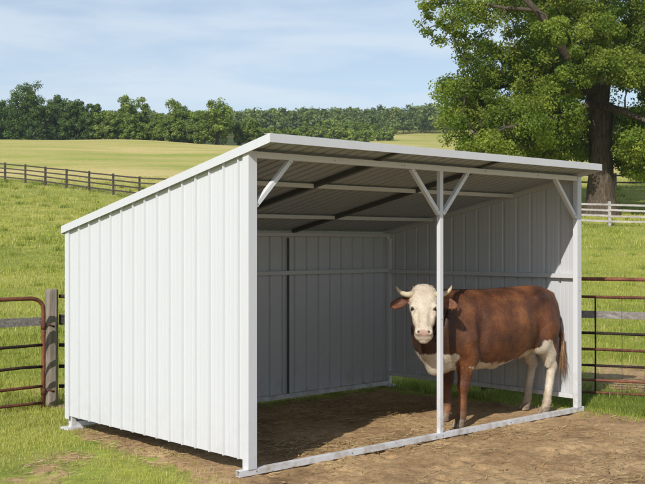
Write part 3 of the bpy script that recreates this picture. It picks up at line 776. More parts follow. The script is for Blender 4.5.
# the big tree
BT = (17.0, 64.0); zb = float(terrain(*BT)) - 0.15
big = empty('spreading_tree', (BT[0], BT[1], zb)); tag(big, 'huge old broadleaf tree with a thick trunk, towering over the shed', 'tree')
def bp(xp, yp, dy=0.0):
    """tree point seen at pixel, dy metres nearer or farther than the trunk"""
    q = at(xp, yp, BT[1]+dy); return (q[0]-BT[0], q[1]-BT[1], q[2]-zb)
trunk_line = [(0.1, 0, 0), (0.1, 0, 1.2), (0.12, 0, 3.0), (0.1, 0.05, 5.0), (0.15, 0, 7.0), bp(596, 104), bp(600, 84)]
trunk_rad = [1.15, 0.85, 0.73, 0.69, 0.68, 0.72, 0.58]
limbs = [[bp(600, 84), bp(588, 90, -1.0), bp(572, 66, -2.4), bp(556, 38, -3.6), bp(536, 10, -4.4), bp(512, -14, -4.6)],
         [bp(600, 84), bp(603, 60, .5), bp(607, 30, .8), bp(604, -10, 1), bp(600, -60, 1)],
         [bp(600, 84), bp(618, 68, 1), bp(640, 44, 2), bp(664, 10, 2)],
         [bp(536, 10, -4.4), bp(505, 8, -4.2), bp(470, 2, -3.4), bp(440, 4, -3.5)],
         [bp(572, 66, -2.4), bp(545, 78, 0), bp(515, 84, 1), bp(480, 92, 1.5)],
         [bp(596, 104), bp(570, 112, -2.5), bp(540, 122, -4), bp(505, 128, -4.5)],
         [bp(596, 104), bp(625, 112, -3), bp(655, 125, -4.5)]]
lr = [[.38, .35, .30, .25, .20, .14], [.45, .40, .34, .28, .2], [.4, .3, .24, .15], [.12, .10, .08, .05], [.26, .2, .13, .08], [.3, .22, .15, .08], [.3, .2, .1]]
mbt = MB()
# trunk with flare and ribs
nT = 20; V = []; hs = np.linspace(0, 1, 26)
tl = np.array(trunk_line); tz = np.linspace(0, len(tl)-1, 26)
for i, q in enumerate(tz):
    c = [np.interp(q, range(len(tl)), tl[:, j]) for j in range(3)]; r_ = np.interp(q, range(len(tl)), trunk_rad)
    for k in range(nT):
        a = 2*PI*k/nT; rr = r_*(1+0.07*math.sin(5*a+1+i*0.06)+0.04*math.sin(9*a-i*.1)+0.03*rnd.uniform(-1, 1)) + (0.35*math.exp(-c[2]/0.6)*(0.5+0.5*math.sin(6*a)))
        V.append((c[0]+rr*math.cos(a), c[1]+rr*math.sin(a), c[2]))
mbt.add(V, [(i*nT+k, i*nT+(k+1) % nT, (i+1)*nT+(k+1) % nT, (i+1)*nT+k) for i in range(25) for k in range(nT)])
for l_, r_ in zip(limbs, lr): mbt.tube(l_, r_, 10, cap=False)
lobes = [((440, 28, -3.2), (20, 16, 1.6), 12, .6), ((462, 44, -2), (22, 22, 2), 15, .7), ((452, 2, -3.5), (33, 24, 2.0), 26, .75), ((430, 2, -3.6), (16, 20, 1.5), 9, .6), ((478, 18, -3), (34, 28, 2.2), 24, .8), ((500, -12, -2), (60, 30, 3), 40, 1),
         ((482, 62, 0), (30, 24, 2.5), 22, .8), ((520, 66, 1), (48, 38, 3.5), 52, 1), ((472, 98, 0), (36, 26, 3), 42, 1), ((458, 124, -.5), (24, 24, 2.5), 26, 1), ((500, 128, -2), (54, 30, 3.5), 60, 1),
         ((545, 112, -3), (40, 34, 3), 42, 1.05), ((560, 40, 2), (50, 44, 4), 55, 1.1), ((545, -5, 0), (60, 40, 4), 60, 1.1), ((605, -30, 0), (70, 50, 5), 80, 1.2),
         ((625, 40, 3), (50, 45, 4), 55, 1.1), ((622, 70, -4.5), (36, 20, 2.0), 32, .9), ((586, 62, -6), (26, 14, 1.5), 14, .8), ((660, 88, 0), (38, 45, 4.5), 56, 1.1), ((640, 135, -1), (26, 30, 3.5), 40, 1.0),
         ((648, 165, -1), (22, 22, 3.0), 20, 0.8), ((565, 145, 2), (34, 20, 3), 26, 1.0), ((680, 20, 1), (60, 60, 5), 60, 1.2), ((700, 110, 1), (45, 50, 5), 50, 1.2), ((625, 160, 1), (9, 14, 2), 8, .6),
         ((560, 28, -7), (26, 14, 1.0), 9, .7), ((603, 42, -4.5), (24, 28, 1.4), 30, .9), ((575, 72, -6), (18, 10, 1.0), 8, .7), ((530, 152, 0), (40, 16, 3), 26, .95), ((480, 150, -1), (34, 14, 2.5), 20, .9), ((560, 80, 5.5), (70, 50, 2.5), 50, 1.2), ((600, 130, 5), (60, 36, 2.5), 30, 1.2)]
C = []; R = []; KP = []
for li, ((cx_, cy_, dy), (rx_, ry_, rd_), num, sc_) in enumerate(lobes):
    for _ in range(int(num*1.05)):
        d_ = Vector((rnd.gauss(0, 1), rnd.gauss(0, 1), rnd.gauss(0, 1))).normalized()*(rnd.random()**0.4)
        C.append(bp(cx_+d_.x*rx_, cy_+d_.y*ry_, dy+d_.z*rd_*1.3)); R.append(rnd.uniform(.4, .85)*sc_); KP.append(1.0 if li > 6 and li != 9 else .28)
C = np.array(C); R = np.array(R)
R = R*1.15
V, Qd, n = leaf_cloud(C, R, 300, 0.088, 0.8, 0.6)
lk = rg.random(n) < np.repeat(np.array(KP), 300); Qd = Qd[lk]
ct = np.repeat(rg.random(len(C)), 300)
o = np_mesh('crown', V, Qd, M['leaf_oak'], big); attr(o, 'tint', np.tile(np.clip(0.08+0.55*ct+0.37*rg.random(n), 0, 1), 4))
# twigs from the limbs to the clumps
nodes0 = [np.array(p) for l_ in limbs for p in l_]
N_ = [Vector(p) for l_ in limbs for p in l_]
order = sorted(range(len(C)), key=lambda i: min((Vector(C[i])-q).length for q in N_))
for i in order:
    t = Vector(C[i]); q = min(N_, key=lambda a: (a-t).length); dd = (q-t).length
    if dd > 0.4:
        mid_ = q.lerp(t, .5)+Vector((rnd.uniform(-1, 1), rnd.uniform(-1, 1), rnd.uniform(-.2, 1)))*dd*0.12
        r0_ = 0.03+0.022*dd; mbt.tube([q, mid_, t], [r0_, r0_*.7, r0_*.35], 5, cap=False); N_ += [mid_, t]
mbt.build('trunk', M['bark'], big, smooth=True)
# ------------------------------------------------------------------ the cow
def shed_xy(u, v): return (AX+U[0]*u+W_[0]*v, AY+U[1]*u+W_[1]*v)
cx0, cy0 = shed_xy(3.5, 0.395); CR = TH+math.radians(174.7)
cow = empty('cow', (cx0, cy0, 0.0), CR)
tag(cow, 'red-brown horned cow with a white face standing inside the shed', 'cow')
cf = np.array([math.cos(CR), math.sin(CR)]); cl_ = np.array([-cf[1], cf[0]])
def cam_dir(x, y):
    wx, wy = cx0+cf[0]*x+cl_[0]*y, cy0+cf[1]*x+cl_[1]*y
    d = np.array([-wx, -wy]); d /= np.hypot(*d); return np.array([d@cf, d@cl_])
H_ = 0.0095
O_ = np.array([-1.02, -0.46, 0.015]); NX, NY, NZ = 272, 126, 152
gx_ = (O_[0]+H_*np.arange(NX)).astype(np.float32); gy_ = (O_[1]+H_*np.arange(NY)).astype(np.float32); gz_ = (O_[2]+H_*np.arange(NZ)).astype(np.float32)
FF = np.full((NX, NY, NZ), 0.6, np.float32)
def smin(a, b, k):
    h = np.maximum(k-np.abs(a-b), 0)/k; return np.minimum(a, b)-h*h*k*0.25
def sub(lo, hi, mg=0.13):
    s = []
    for i, n in ((0, NX), (1, NY), (2, NZ)):
        a = int(max(0, math.floor((lo[i]-mg-O_[i])/H_))); b = int(min(n, math.ceil((hi[i]+mg-O_[i])/H_)+1)); s.append(slice(a, max(b, a+1)))
    return tuple(s)
def pts_of(s): return np.meshgrid(gx_[s[0]], gy_[s[1]], gz_[s[2]], indexing='ij')
def d_cone(X, Y, Z, a, b, ra, rb):
    ax, ay, az_ = a; ex, ey, ez = b[0]-ax, b[1]-ay, b[2]-az_
    t = np.clip(((X-ax)*ex+(Y-ay)*ey+(Z-az_)*ez)/(ex*ex+ey*ey+ez*ez), 0, 1)
    return np.sqrt((X-ax-t*ex)**2+(Y-ay-t*ey)**2+(Z-az_-t*ez)**2)-(ra+(rb-ra)*t)
def d_ell(X, Y, Z, c, r, R=None):
    x, y, z = X-c[0], Y-c[1], Z-c[2]
    if R is not None:
        x, y, z = R[0][0]*x+R[0][1]*y+R[0][2]*z, R[1][0]*x+R[1][1]*y+R[1][2]*z, R[2][0]*x+R[2][1]*y+R[2][2]*z
    k0 = np.sqrt((x/r[0])**2+(y/r[1])**2+(z/r[2])**2); k1 = np.sqrt((x/r[0]**2)**2+(y/r[1]**2)**2+(z/r[2]**2)**2)+1e-9
    return k0*(k0-1)/k1
def cone(a, b, ra, rb, k=0.05):
    lo = [min(a[i]-ra, b[i]-rb) for i in range(3)]; hi = [max(a[i]+ra, b[i]+rb) for i in range(3)]
    s = sub(lo, hi); FF[s] = smin(FF[s], d_cone(*pts_of(s), a, b, ra, rb), k)
def ell(c, r, k=0.05, R=None, neg=False):
    m_ = max(r); s = sub([c[i]-m_ for i in range(3)], [c[i]+m_ for i in range(3)])
    d = d_ell(*pts_of(s), c, r, R)
    FF[s] = -smin(-FF[s], d, k) if neg else smin(FF[s], d, k)
# barrel
TX = np.array([-.90, -.875, -.83, -.74, -.60, -.42, -.20, .05, .30, .52, .72, .86, .96, 1.03])
TT = np.array([1.12, 1.20, 1.275, 1.325, 1.352, 1.345, 1.335, 1.328, 1.33, 1.34, 1.31, 1.25, 1.17, 1.08])
TB = np.array([1.06, .98, .90, .83, .77, .69, .595, .54, .53, .54, .55, .585, .68, .84])
TW = np.array([.03, .10, .155, .215, .255, .285, .325, .345, .335, .295, .245, .20, .15, .07])
s = (slice(0, NX), slice(0, NY), slice(0, NZ)); X, Y, Z = pts_of(s)
zt_, zb_, wt = np.interp(gx_, TX, TT), np.interp(gx_, TX, TB), np.interp(gx_, TX, TW)
ker = np.array([1, 2, 3, 4, 3, 2, 1.]); ker /= ker.sum()
sm = lambda a: np.convolve(np.pad(a, 3, 'edge'), ker, 'valid')
zt_, zb_, wt = [sm(sm(a)).astype(np.float32)[:, None, None] for a in (zt_, zb_, wt)]
zc, hz = (zt_+zb_)/2, (zt_-zb_)/2
q = (Z-zc)/hz; wy = wt*(1-0.12*np.clip(q, 0, 1)**1.5)          # narrower towards the spine
f = ((np.abs(Y)/wy)**2.5+np.abs(q)**2.5)**(1/2.5)
D = (f-1)*np.minimum(wy, hz)
D = np.where((X < TX[0]) | (X > TX[-1]), np.maximum(D, 0.08), D)
FF = smin(FF, D, 0.01).astype(np.float32); del q, wy, f, D
for sy in (1, -1):
    o_ = 0.0 if sy > 0 else -0.07
    # haunch, thigh, hind leg
    ell((-.63, sy*.135, 1.02), (.215, .125, .27), .09)
    cone((-.60, sy*.165, .93), (-.50+o_*.5, sy*.19, .74), .135, .095, .08)
    cone((-.66, sy*.155, .90), (-.70+o_*.7, sy*.165, .66), .13, .078, .07)
    cone((-.56+o_*.5, sy*.175, .76), (-.735+o_, sy*.165, .53), .088, .050, .06)
    cone((-.735+o_, sy*.165, .54), (-.775+o_, sy*.16, .485), .046, .040, .03)      # hock
    cone((-.74+o_, sy*.165, .50), (-.675+o_, sy*.165, .20), .046, .038, .03)
    cone((-.675+o_, sy*.165, .20), (-.665+o_, sy*.165, .13), .040, .043, .02)
    cone((-.665+o_, sy*.165, .13), (-.635+o_, sy*.165, .06), .040, .046, .02)
    ell((-.665+o_, sy*.165, .60), (.03, .05, .11), .04)
    # hook and pin bones
    ell((-.50, sy*.225, 1.235), (.075, .035, .04), .07)
    ell((-.84, sy*.085, 1.165), (.04, .035, .04), .05)
    ell((-.36, sy*.325, 1.12), (.13, .045, .11), .06, None, True)                    # hollow flank
    # shoulder and fore leg
    fo = -0.065 if sy > 0 else -0.20
    ell((.60, sy*.185, 1.02), (.15, .095, .27), .08, Matrix.Rotation(math.radians(-14), 3, 'Y'))
    ell((.70, sy*.185, .84), (.16, .10, .16), .08)
    cone((.62+fo*.3, sy*.19, .86), (.59+fo*.6, sy*.195, .70), .135, .108, .07)
    cone((.59+fo*.6, sy*.195, .72), (.65+fo, sy*.18, .44), .106, .060, .05)
    ell((.662+fo, sy*.18, .405), (.062, .056, .068), .02)
    cone((.66+fo, sy*.18, .40), (.668+fo, sy*.175, .18), .047, .039, .03)
    cone((.668+fo, sy*.175, .18), (.675+fo, sy*.175, .12), .041, .043, .02)
    cone((.675+fo, sy*.175, .12), (.70+fo, sy*.175, .06), .041, .047, .02)
    ell((.46, sy*.335, .93), (.035, .038, .24), .08, None, True)
    ell((-.44, sy*.315, .90), (.035, .048, .21), .07, Matrix.Rotation(math.radians(-16), 3, 'Y'), True)                     # behind the shoulder
# neck, brisket, dewlap
cone((.74, .02, 1.12), (1.07, .16, 1.22), .19, .125, .12)
cone((.82, .03, .93), (1.06, .15, 1.08), .20, .13, .12)
cone((.78, .04, .76), (.87, .07, .70), .16, .09, .10)
cone((.88, .06, .60), (1.02, .12, .76), .045, .034, .07)
cone((.76, .03, .62), (.875, .06, .575), .09, .05, .07)
cone((1.03, .12, .76), (1.11, .19, .98), .036, .040, .06)
cone((.96, .09, .82), (1.08, .16, 1.0), .09, .085, .10)
for k in range(4):
    t_ = k/3; ell((.93+.06*k, .21+.012*k, 1.02-.01*k), (.014, .06, .17), .035, Matrix.Rotation(math.radians(24), 3, 'Y'), True)
ell((-.40, 0, .68), (.13, .11, .085), .06); 
for sx, sy in ((-.36, .05), (-.36, -.05), (-.45, .055), (-.45, -.055)): cone((sx, sy, .63), (sx, sy, .598), .016, .010, .02)
ell((.0, 0, .54), (.09, .025, .030), .05)
# tail
tp_ = [(-.84, .0, 1.262), (-.895, .02, 1.235), (-.915, .06, 1.14), (-.905, .12, .98), (-.895, .16, .82), (-.895, .175, .74)]
for i in range(5): cone(tp_[i], tp_[i+1], (.042, .032, .025, .021, .018)[i], (.032, .025, .021, .018, .015)[i], .03 if i > 1 else .05)
# head frame: a down the face, l sideways, n out of the face
PO = np.array([1.165, .225, 1.372]); hd = cam_dir(1.2, .27); tl_ = .36
a3 = np.array([hd[0]*math.sin(tl_), hd[1]*math.sin(tl_), -math.cos(tl_)]); n3 = np.array([hd[0]*math.cos(tl_), hd[1]*math.cos(tl_), math.sin(tl_)]); l3 = np.cross(n3, a3)
KS = .935
def hp(s, l, n): return tuple(PO+a3*s*KS+l3*l+n3*n)
SX = np.array([-.035, -.015, .02, .07, .13, .19, .25, .32, .39, .44, .48, .515, .535])
SW = np.array([.03, .085, .118, .132, .136, .137, .118, .094, .082, .086, .090, .072, .03])
SD = np.array([.03, .055, .075, .095, .115, .128, .120, .100, .080, .075, .068, .050, .02])
SN = np.array([-.06, -.055, -.052, -.060, -.072, -.083, -.080, -.066, -.050, -.048, -.052, -.066, -.075])
s = sub((.85, -.1, .75), (1.5, .65, 1.48), 0); X, Y, Z = pts_of(s)
hs_ = ((X-PO[0])*a3[0]+(Y-PO[1])*a3[1]+(Z-PO[2])*a3[2])/KS; hl_ = (X-PO[0])*l3[0]+(Y-PO[1])*l3[1]+(Z-PO[2])*l3[2]; hn_ = (X-PO[0])*n3[0]+(Y-PO[1])*n3[1]+(Z-PO[2])*n3[2]
w1, d1, c1 = [np.interp(hs_, SX, a) for a in (SW, SD, SN)]
q = (hn_-c1)/d1; ww = w1*(1-0.22*np.clip(-q, 0, 1))
D = (((np.abs(hl_)/ww)**2.5+np.abs(q)**2.5)**(1/2.5)-1)*np.minimum(ww, d1)
D = np.maximum(D, np.maximum(-.04-hs_, hs_-.54))
FF[s] = smin(FF[s], D.astype(np.float32), .035); del hs_, hl_, hn_, w1, d1, c1, q, ww, D
HR = [list(a3), list(l3), list(n3)]
ell(hp(-.005, 0, -.045), (.05, .105, .055), .04, HR)
for k in range(9): ell(hp(rnd.uniform(-.035, .03), rnd.uniform(-.075, .075), rnd.uniform(-.03, .015)), (.022, .014, .014), .018, HR)
for sy in (1, -1):
    ell(hp(.200, sy*.104, .010), (.034, .024, .022), .03, HR)         # brow
    ell(hp(.224, sy*.112, .020), (.021, .016, .016), .008, HR, True)    # eye socket
    ell(hp(.262, sy*.104, .006), (.030, .012, .020), .025, HR)
    ell(hp(.30, sy*.085, -.045), (.06, .02, .05), .03, HR)
    ell(hp(.455, sy*.052, .010), (.030, .030, .026), .02, HR)
    ell(hp(.458, sy*.050, .034), (.013, .017, .016), .007, HR, True)
    ell(hp(.33, sy*.062, .03), (.09, .012, .012), .03, HR, True)
    # ears
    e0, e1 = hp(.075, sy*.105, -.055), hp(.150, sy*.250, -.035)
    cone(e0, hp(.095, sy*.15, -.055), .034, .032, .03)
    ax_ = np.array(e1)-np.array(e0); ax_ /= np.linalg.norm(ax_); nn_ = n3-ax_*(n3@ax_)+a3*0.12; nn_ -= ax_*(nn_@ax_); nn_ /= np.linalg.norm(nn_); bb_ = np.cross(nn_, ax_)
    ER = [list(ax_), list(bb_), list(nn_)]
    ec = np.array(hp(.140, sy*.230, -.04))
    ell(tuple(ec), (.098, .050, .023), .02, ER)
    ell(tuple(ec+nn_*.026+ax_*.004), (.080, .039, .025), .012, ER, True)
ell(hp(.512, 0, -.080), (.03, .042, .035), .03, HR)

def surface_nets(Fd):
    ins = Fd < 0; nx, ny, nz = Fd.shape
    act = np.zeros((nx-1, ny-1, nz-1), np.int8); cs = []
    for i in (0, 1):
        for j in (0, 1):
            for k in (0, 1): act += ins[i:nx-1+i, j:ny-1+j, k:nz-1+k]
    A = (act > 0) & (act < 8); ii = np.argwhere(A); vid = np.full(A.shape, -1, np.int32); vid[A] = np.arange(len(ii))
    S = np.zeros((len(ii), 3)); N = np.zeros(len(ii))
    cor = [(0,0,0),(1,0,0),(0,1,0),(1,1,0),(0,0,1),(1,0,1),(0,1,1),(1,1,1)]
    val = [Fd[ii[:,0]+c[0], ii[:,1]+c[1], ii[:,2]+c[2]].astype(float) for c in cor]
    for a, b in ((0,1),(2,3),(4,5),(6,7),(0,2),(1,3),(4,6),(5,7),(0,4),(1,5),(2,6),(3,7)):
        va, vb = val[a], val[b]; c = (va < 0) != (vb < 0); t = np.where(c, va/np.where(c, va-vb, 1), 0)
        pa, pb = np.array(cor[a], float), np.array(cor[b], float)
        S += np.where(c[:, None], pa+(pb-pa)*t[:, None], 0); N += c
    P = ii+S/N[:, None]; Qf = []
    for ax in range(3):
        o1, o2 = [(1, 2), (2, 0), (0, 1)][ax]
        sl0 = [slice(1, -1)]*3; sl1 = [slice(1, -1)]*3; sl0[ax] = slice(0, -1); sl1[ax] = slice(1, None)
        a_, b_ = ins[tuple(sl0)], ins[tuple(sl1)]; e_ = np.argwhere(a_ != b_)
        st_ = a_[e_[:,0], e_[:,1], e_[:,2]]; base = e_+1; base[:, ax] -= 1
        def vv(d1, d2):
            p = base.copy(); p[:, o1] -= d1; p[:, o2] -= d2; return vid[p[:,0], p[:,1], p[:,2]]
        qd = np.stack([vv(0,0), vv(1,0), vv(1,1), vv(0,1)], -1)
        qd[~st_] = qd[~st_][:, ::-1]; Qf.append(qd)
    return P, np.concatenate(Qf)
P, Qf = surface_nets(FF); P = P*H_+O_
# keep the largest connected piece
lab = np.arange(len(P))
E0 = np.concatenate([Qf[:, [0, 1]], Qf[:, [1, 2]], Qf[:, [2, 3]], Qf[:, [3, 0]]])
for _ in range(400):
    l2 = lab.copy(); np.minimum.at(l2, E0[:, 0], lab[E0[:, 1]]); np.minimum.at(l2, E0[:, 1], lab[E0[:, 0]]); l2 = l2[l2]
    if (l2 == lab).all(): break
    lab = l2
u_, c_n = np.unique(lab, return_counts=True); keep = lab == u_[c_n.argmax()]
nid = np.cumsum(keep)-1; Qf = nid[Qf[keep[Qf].all(1)]]; P = P[keep]
# light relaxation
E0 = np.concatenate([Qf[:, [0, 1]], Qf[:, [1, 2]], Qf[:, [2, 3]], Qf[:, [3, 0]]])
for lam in (0.5, -0.52, 0.5, -0.52):
    S = np.zeros_like(P); c_n = np.bincount(E0.ravel(), minlength=len(P)).astype(float)
    for j in range(3): S[:, j] = np.bincount(E0[:, 0], P[E0[:, 1], j], len(P))+np.bincount(E0[:, 1], P[E0[:, 0], j], len(P))
    P = P+lam*(S/c_n[:, None]-P)
X, Y, Z = P.T
def seg_d(a, b, ra, rb): return d_cone(X, Y, Z, a, b, ra, rb)
hs_ = (P-PO)@a3/KS; hl_ = (P-PO)@l3; hn_ = (P-PO)@n3
# coat pattern: white where positive
wh = np.interp(X, [-.64, -.55, -.49, -.40, -.26, -.05, .15, .35, .50, .62, .80, .95, 1.10, 1.2], [.60, .80, .79, .70, .625, .60, .60, .62, .68, .70, .73, .745, .735, .72])-Z
wh = np.where((X > 1.08) & (Z > .82), -.1, wh)
hind = X < -.50
wh = np.where(hind, np.minimum(.80-Z, .12)-np.clip((-X-.60-(.82-Z)*.42)*3.2, 0, .36)*np.clip((Z-.46)/.1, 0, 1), wh)
wh = np.where(hind & (Y < 0.02), np.maximum(wh, .86-Z), wh)
for sy in (1, -1):
    fo = -0.065 if sy > 0 else -0.20
    dl = np.minimum(np.minimum(seg_d((.66, sy*.20, .95), (.62+fo*.6, sy*.20, .70), .19, .145), seg_d((.60+fo*.6, sy*.195, .70), (.655+fo, sy*.18, .42), .11, .085)), seg_d((.66+fo, sy*.18, .40), (.70+fo, sy*.175, .06), .09, .09))
    wh = np.minimum(wh, dl*1.2)
hw = np.minimum(np.minimum(.142-np.abs(hl_), hs_+.12), hn_+.135-0.03*np.clip(hs_*3, 0, 1)) 
hw = np.minimum(hw, .60-hs_)
wh = np.maximum(wh, hw)
tdist = np.min([seg_d(tp_[i], tp_[i+1], .0, .0) for i in range(5)], 0)
wh = np.where((tdist < .045) & (X < -.86) & (Z > .5), -.1, wh)
skin = np.maximum(.045-np.sqrt(((hs_-.47)/1.0)**2+(hl_*.62)**2+((hn_-.012)/1.3)**2), -1)      # bare muzzle
pink = np.maximum.reduce([skin*22, (.02-np.sqrt((X+.40)**2+Y**2+(Z-.62)**2)+.085)*14])
ear = np.zeros(len(P))
for sy in (1, -1):
    q_ = np.array(hp(.140, sy*.230, -.02)); ear = np.maximum(ear, 1-np.linalg.norm((P-q_)*np.array([1, 1, 1.2]), axis=1)/.085)
nostril = np.zeros(len(P))
for sy in (1, -1):
    nostril = np.maximum(nostril, 1-np.linalg.norm(P-np.array(hp(.458, sy*.050, .026)), axis=1)/.024)
    nostril = np.maximum(nostril, (1-np.linalg.norm(P-np.array(hp(.224, sy*.108, .020)), axis=1)/.034)*.95)
hoofy = np.clip((.075-Z)/.02, 0, 1)
body = np_mesh('body', P, Qf, [None] and [], cow, True) if False else None
m = NT('cow_coat'); pos = m.coord('Object')
def nzc(scale, detail=4, rough=.6, sc=(1, 1, 1), dist=0):
    return m.noise(m.coord('Object', sc), scale, detail, rough, dist)
wv = m.math('ADD', m.attr('white'), m.math('MULTIPLY', m.math('SUBTRACT', nzc(17, 6, .7), .5), .055))
wv = m.math('ADD', wv, m.math('MULTIPLY', m.math('SUBTRACT', nzc(6, 4, .6), .5), .13))
wm = m.ramp(wv, [(0.495, 0), (0.512, 1)])
br = m.ramp(nzc(3.2, 6, .6), [(.32, (.045, .015, .006)), (.5, (.125, .041, .013)), (.68, (.27, .100, .031))])
br = m.mix(.35, br, m.ramp(nzc(26, 6, .75, (1, 1, .35), 1.2), [(.3, .5), (.7, 1.4)]), 'MULTIPLY')
neckd = m.attr('neck'); br = m.mix(neckd, br, (.028, .010, .005))  # darker brown neck coat, with the head's shadow put into the colour
br = m.mix(m.attr('ear'), br, (.15, .055, .028))
wc = m.ramp(nzc(9, 6, .7), [(.3, (.50, .41, .30)), (.6, (.66, .58, .46))])
wc = m.mix(.35, wc, m.ramp(nzc(55, 4, .7), [(.3, .55), (.7, 1.2)]), 'MULTIPLY')
wc = m.mix(m.math('MULTIPLY', m.attr('tan'), m.ramp(nzc(22, 5, .7), [(.3, .3), (.65, 1)]), True), wc, (.30, .19, .10))
c = m.mix(wm, br, wc)
c = m.mix(m.ramp(m.attr('pink'), [(0, 0), (.35, .85)]), c, (.40, .245, .18))
c = m.mix(m.ramp(m.attr('nostril'), [(.25, 0), (.6, 1)]), c, (.022, .012, .010))
c = m.mix(m.math('MULTIPLY', m.attr('dirty'), nzc(12, 4), True), c, (.22, .15, .09))
hb_ = m.math('ADD', m.math('MULTIPLY', nzc(5.5, 3, .5, (1, 1, .7)), 4.0), nzc(14, 4, .6))
hb_ = m.math('ADD', hb_, nzc(120, 4, .7, (1, 1, .3)))
nrm = m.bump(hb_, .6, .007)
bs = m.n('ShaderNodeBsdfPrincipled'); m.l(c, bs.inputs['Base Color']); bs.inputs['Roughness'].default_value = .48; bs.inputs['Specular IOR Level'].default_value = .38
bs.inputs['Sheen Weight'].default_value = .04; bs.inputs['Sheen Roughness'].default_value = .5; m.l(nrm, bs.inputs['Normal']); m.l(bs.outputs[0], m.out.inputs['Surface'])
M['coat'] = m.m
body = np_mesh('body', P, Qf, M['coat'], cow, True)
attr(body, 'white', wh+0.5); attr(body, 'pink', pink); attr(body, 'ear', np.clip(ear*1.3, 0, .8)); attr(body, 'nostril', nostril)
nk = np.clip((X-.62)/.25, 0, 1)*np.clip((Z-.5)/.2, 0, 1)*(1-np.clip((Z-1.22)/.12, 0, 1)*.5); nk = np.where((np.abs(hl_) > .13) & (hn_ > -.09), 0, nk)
tan_ = np.clip(1-np.abs(hs_-.03)/.07, 0, 1)*.55*(hw > 0)
for sy in (1, -1): tan_ = np.maximum(tan_, np.clip(1-np.linalg.norm(P-np.array(hp(.245, sy*.100, .02)), axis=1)/.06, 0, 1)*.6)
tan_ = np.maximum(tan_, np.clip(1-np.abs(hs_-.36)/.12, 0, 1)*.30*(np.abs(hl_) < .12)*(hw > 0))
tan_ = np.maximum(tan_, np.clip((.30-Z)/.3, 0, .5)*(X < 0)); attr(body, 'tan', tan_)
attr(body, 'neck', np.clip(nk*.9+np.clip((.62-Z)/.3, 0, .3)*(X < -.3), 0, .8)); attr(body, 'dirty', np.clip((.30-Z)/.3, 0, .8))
# short coat hair over the whole body
nh = 90000
a0, b0_, c0_ = P[Qf[:, 0]], P[Qf[:, 1]], P[Qf[:, 2]]; nf_ = np.cross(b0_-a0, P[Qf[:, 3]]-a0); ar = np.linalg.norm(nf_, axis=1); nf_ /= ar[:, None]+1e-12
fi = rg.choice(len(Qf), nh, p=ar/ar.sum()); r1_, r2_ = rg.random((2, nh)); rt = (P[Qf[fi, 0]]*((1-r1_)*(1-r2_))[:, None]+P[Qf[fi, 1]]*(r1_*(1-r2_))[:, None]+P[Qf[fi, 2]]*(r1_*r2_)[:, None]+P[Qf[fi, 3]]*((1-r1_)*r2_)[:, None]); nn2 = nf_[fi]
vi = Qf[fi, 0]; onh = hw[vi] > -.02
fl = np.where(onh[:, None], a3[None], np.array([[-.75, 0, -.65]])) + rg.normal(size=(nh, 3))*.28
fl = np.where((rt[:, 2] < .55)[:, None] & ~onh[:, None], np.array([[-.1, 0, -1.]])+rg.normal(size=(nh, 3))*.2, fl)
fl -= nn2*(fl*nn2).sum(1)[:, None]; fl /= np.linalg.norm(fl, axis=1)[:, None]+1e-9
hl2 = np.where(onh, .009, .016)*(.6+.8*rg.random(nh)); hl2 = np.where((hn_[vi] > -.02) & (hs_[vi] > .42), .002, hl2)
sd_ = np.cross(fl, nn2)*.0016; tipd = fl+nn2*(.22+.25*rg.random(nh))[:, None]
Vh = np.concatenate([rt-sd_-nn2*.001, rt+sd_-nn2*.001, rt+tipd*hl2[:, None]]); ih = np.arange(nh)
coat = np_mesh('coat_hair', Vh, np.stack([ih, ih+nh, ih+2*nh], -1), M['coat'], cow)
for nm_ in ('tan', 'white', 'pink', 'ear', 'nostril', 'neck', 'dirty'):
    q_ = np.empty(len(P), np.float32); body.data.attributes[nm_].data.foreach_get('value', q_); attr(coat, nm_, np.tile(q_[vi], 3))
# eyes, horns, hooves, switch
m = NT('eye'); m.pbr((.008, .005, .004), .08, 0, None, .6); M['eye'] = m.m
def ball(c, r, n=14):
    V = []; Q = []
    for i in range(n+1):
        for k in range(n): V.append((c[0]+r[0]*math.sin(PI*i/n)*math.cos(2*PI*k/n), c[1]+r[1]*math.sin(PI*i/n)*math.sin(2*PI*k/n), c[2]+r[2]*math.cos(PI*i/n)))
    for i in range(n):
        for k in range(n): Q.append((i*n+k, (i+1)*n+k, (i+1)*n+(k+1) % n, i*n+(k+1) % n))
    return MB().add(V, Q)
for sy in (1, -1): ball(hp(.224, sy*.099, .010), (.021, .021, .021)).build('eye', M['eye'], cow, smooth=True)
m = NT('horn'); c = m.ramp(m.attr('t'), [(0, (.30, .23, .16)), (.3, (.58, .48, .33)), (.75, (.50, .40, .26)), (1, (.12, .085, .06))])
m.pbr(c, .42, 0, m.bump(m.noise(m.coord('Object', (1, 1, 1)), 60, 4), .3, .003), .4); M['horn'] = m.m
for sy in (1, -1):
    K_ = np.array([(.045, .085, -.02), (.062, .125, -.005), (.068, .165, .012), (.058, .205, .028), (.034, .238, .038), (.0, .258, .040), (-.03, .262, .036)])
    tt_ = np.linspace(0, len(K_)-1, 22); pp = [hp(*[np.interp(t, range(len(K_)), K_[:, j])*(sy if j == 1 else 1) for j in range(3)]) for t in tt_]
    b = MB().tube(pp, [max(.004, .034*(1-t/21)**.62*(1+.03*math.sin(t*2.6))) for t in range(22)], 12)
    o = b.build('horn', M['horn'], cow, smooth=True); attr(o, 't', list(np.repeat(np.linspace(0, 1, 22), 12))+[0, 1])
m = NT('hoof_horn'); m.pbr(m.ramp(m.noise(m.coord('Object', (1, 1, 4)), 14, 5), [(.3, (.14, .10, .07)), (.7, (.34, .26, .18))]), .6, 0, None, .3); M['hoof'] = m.m
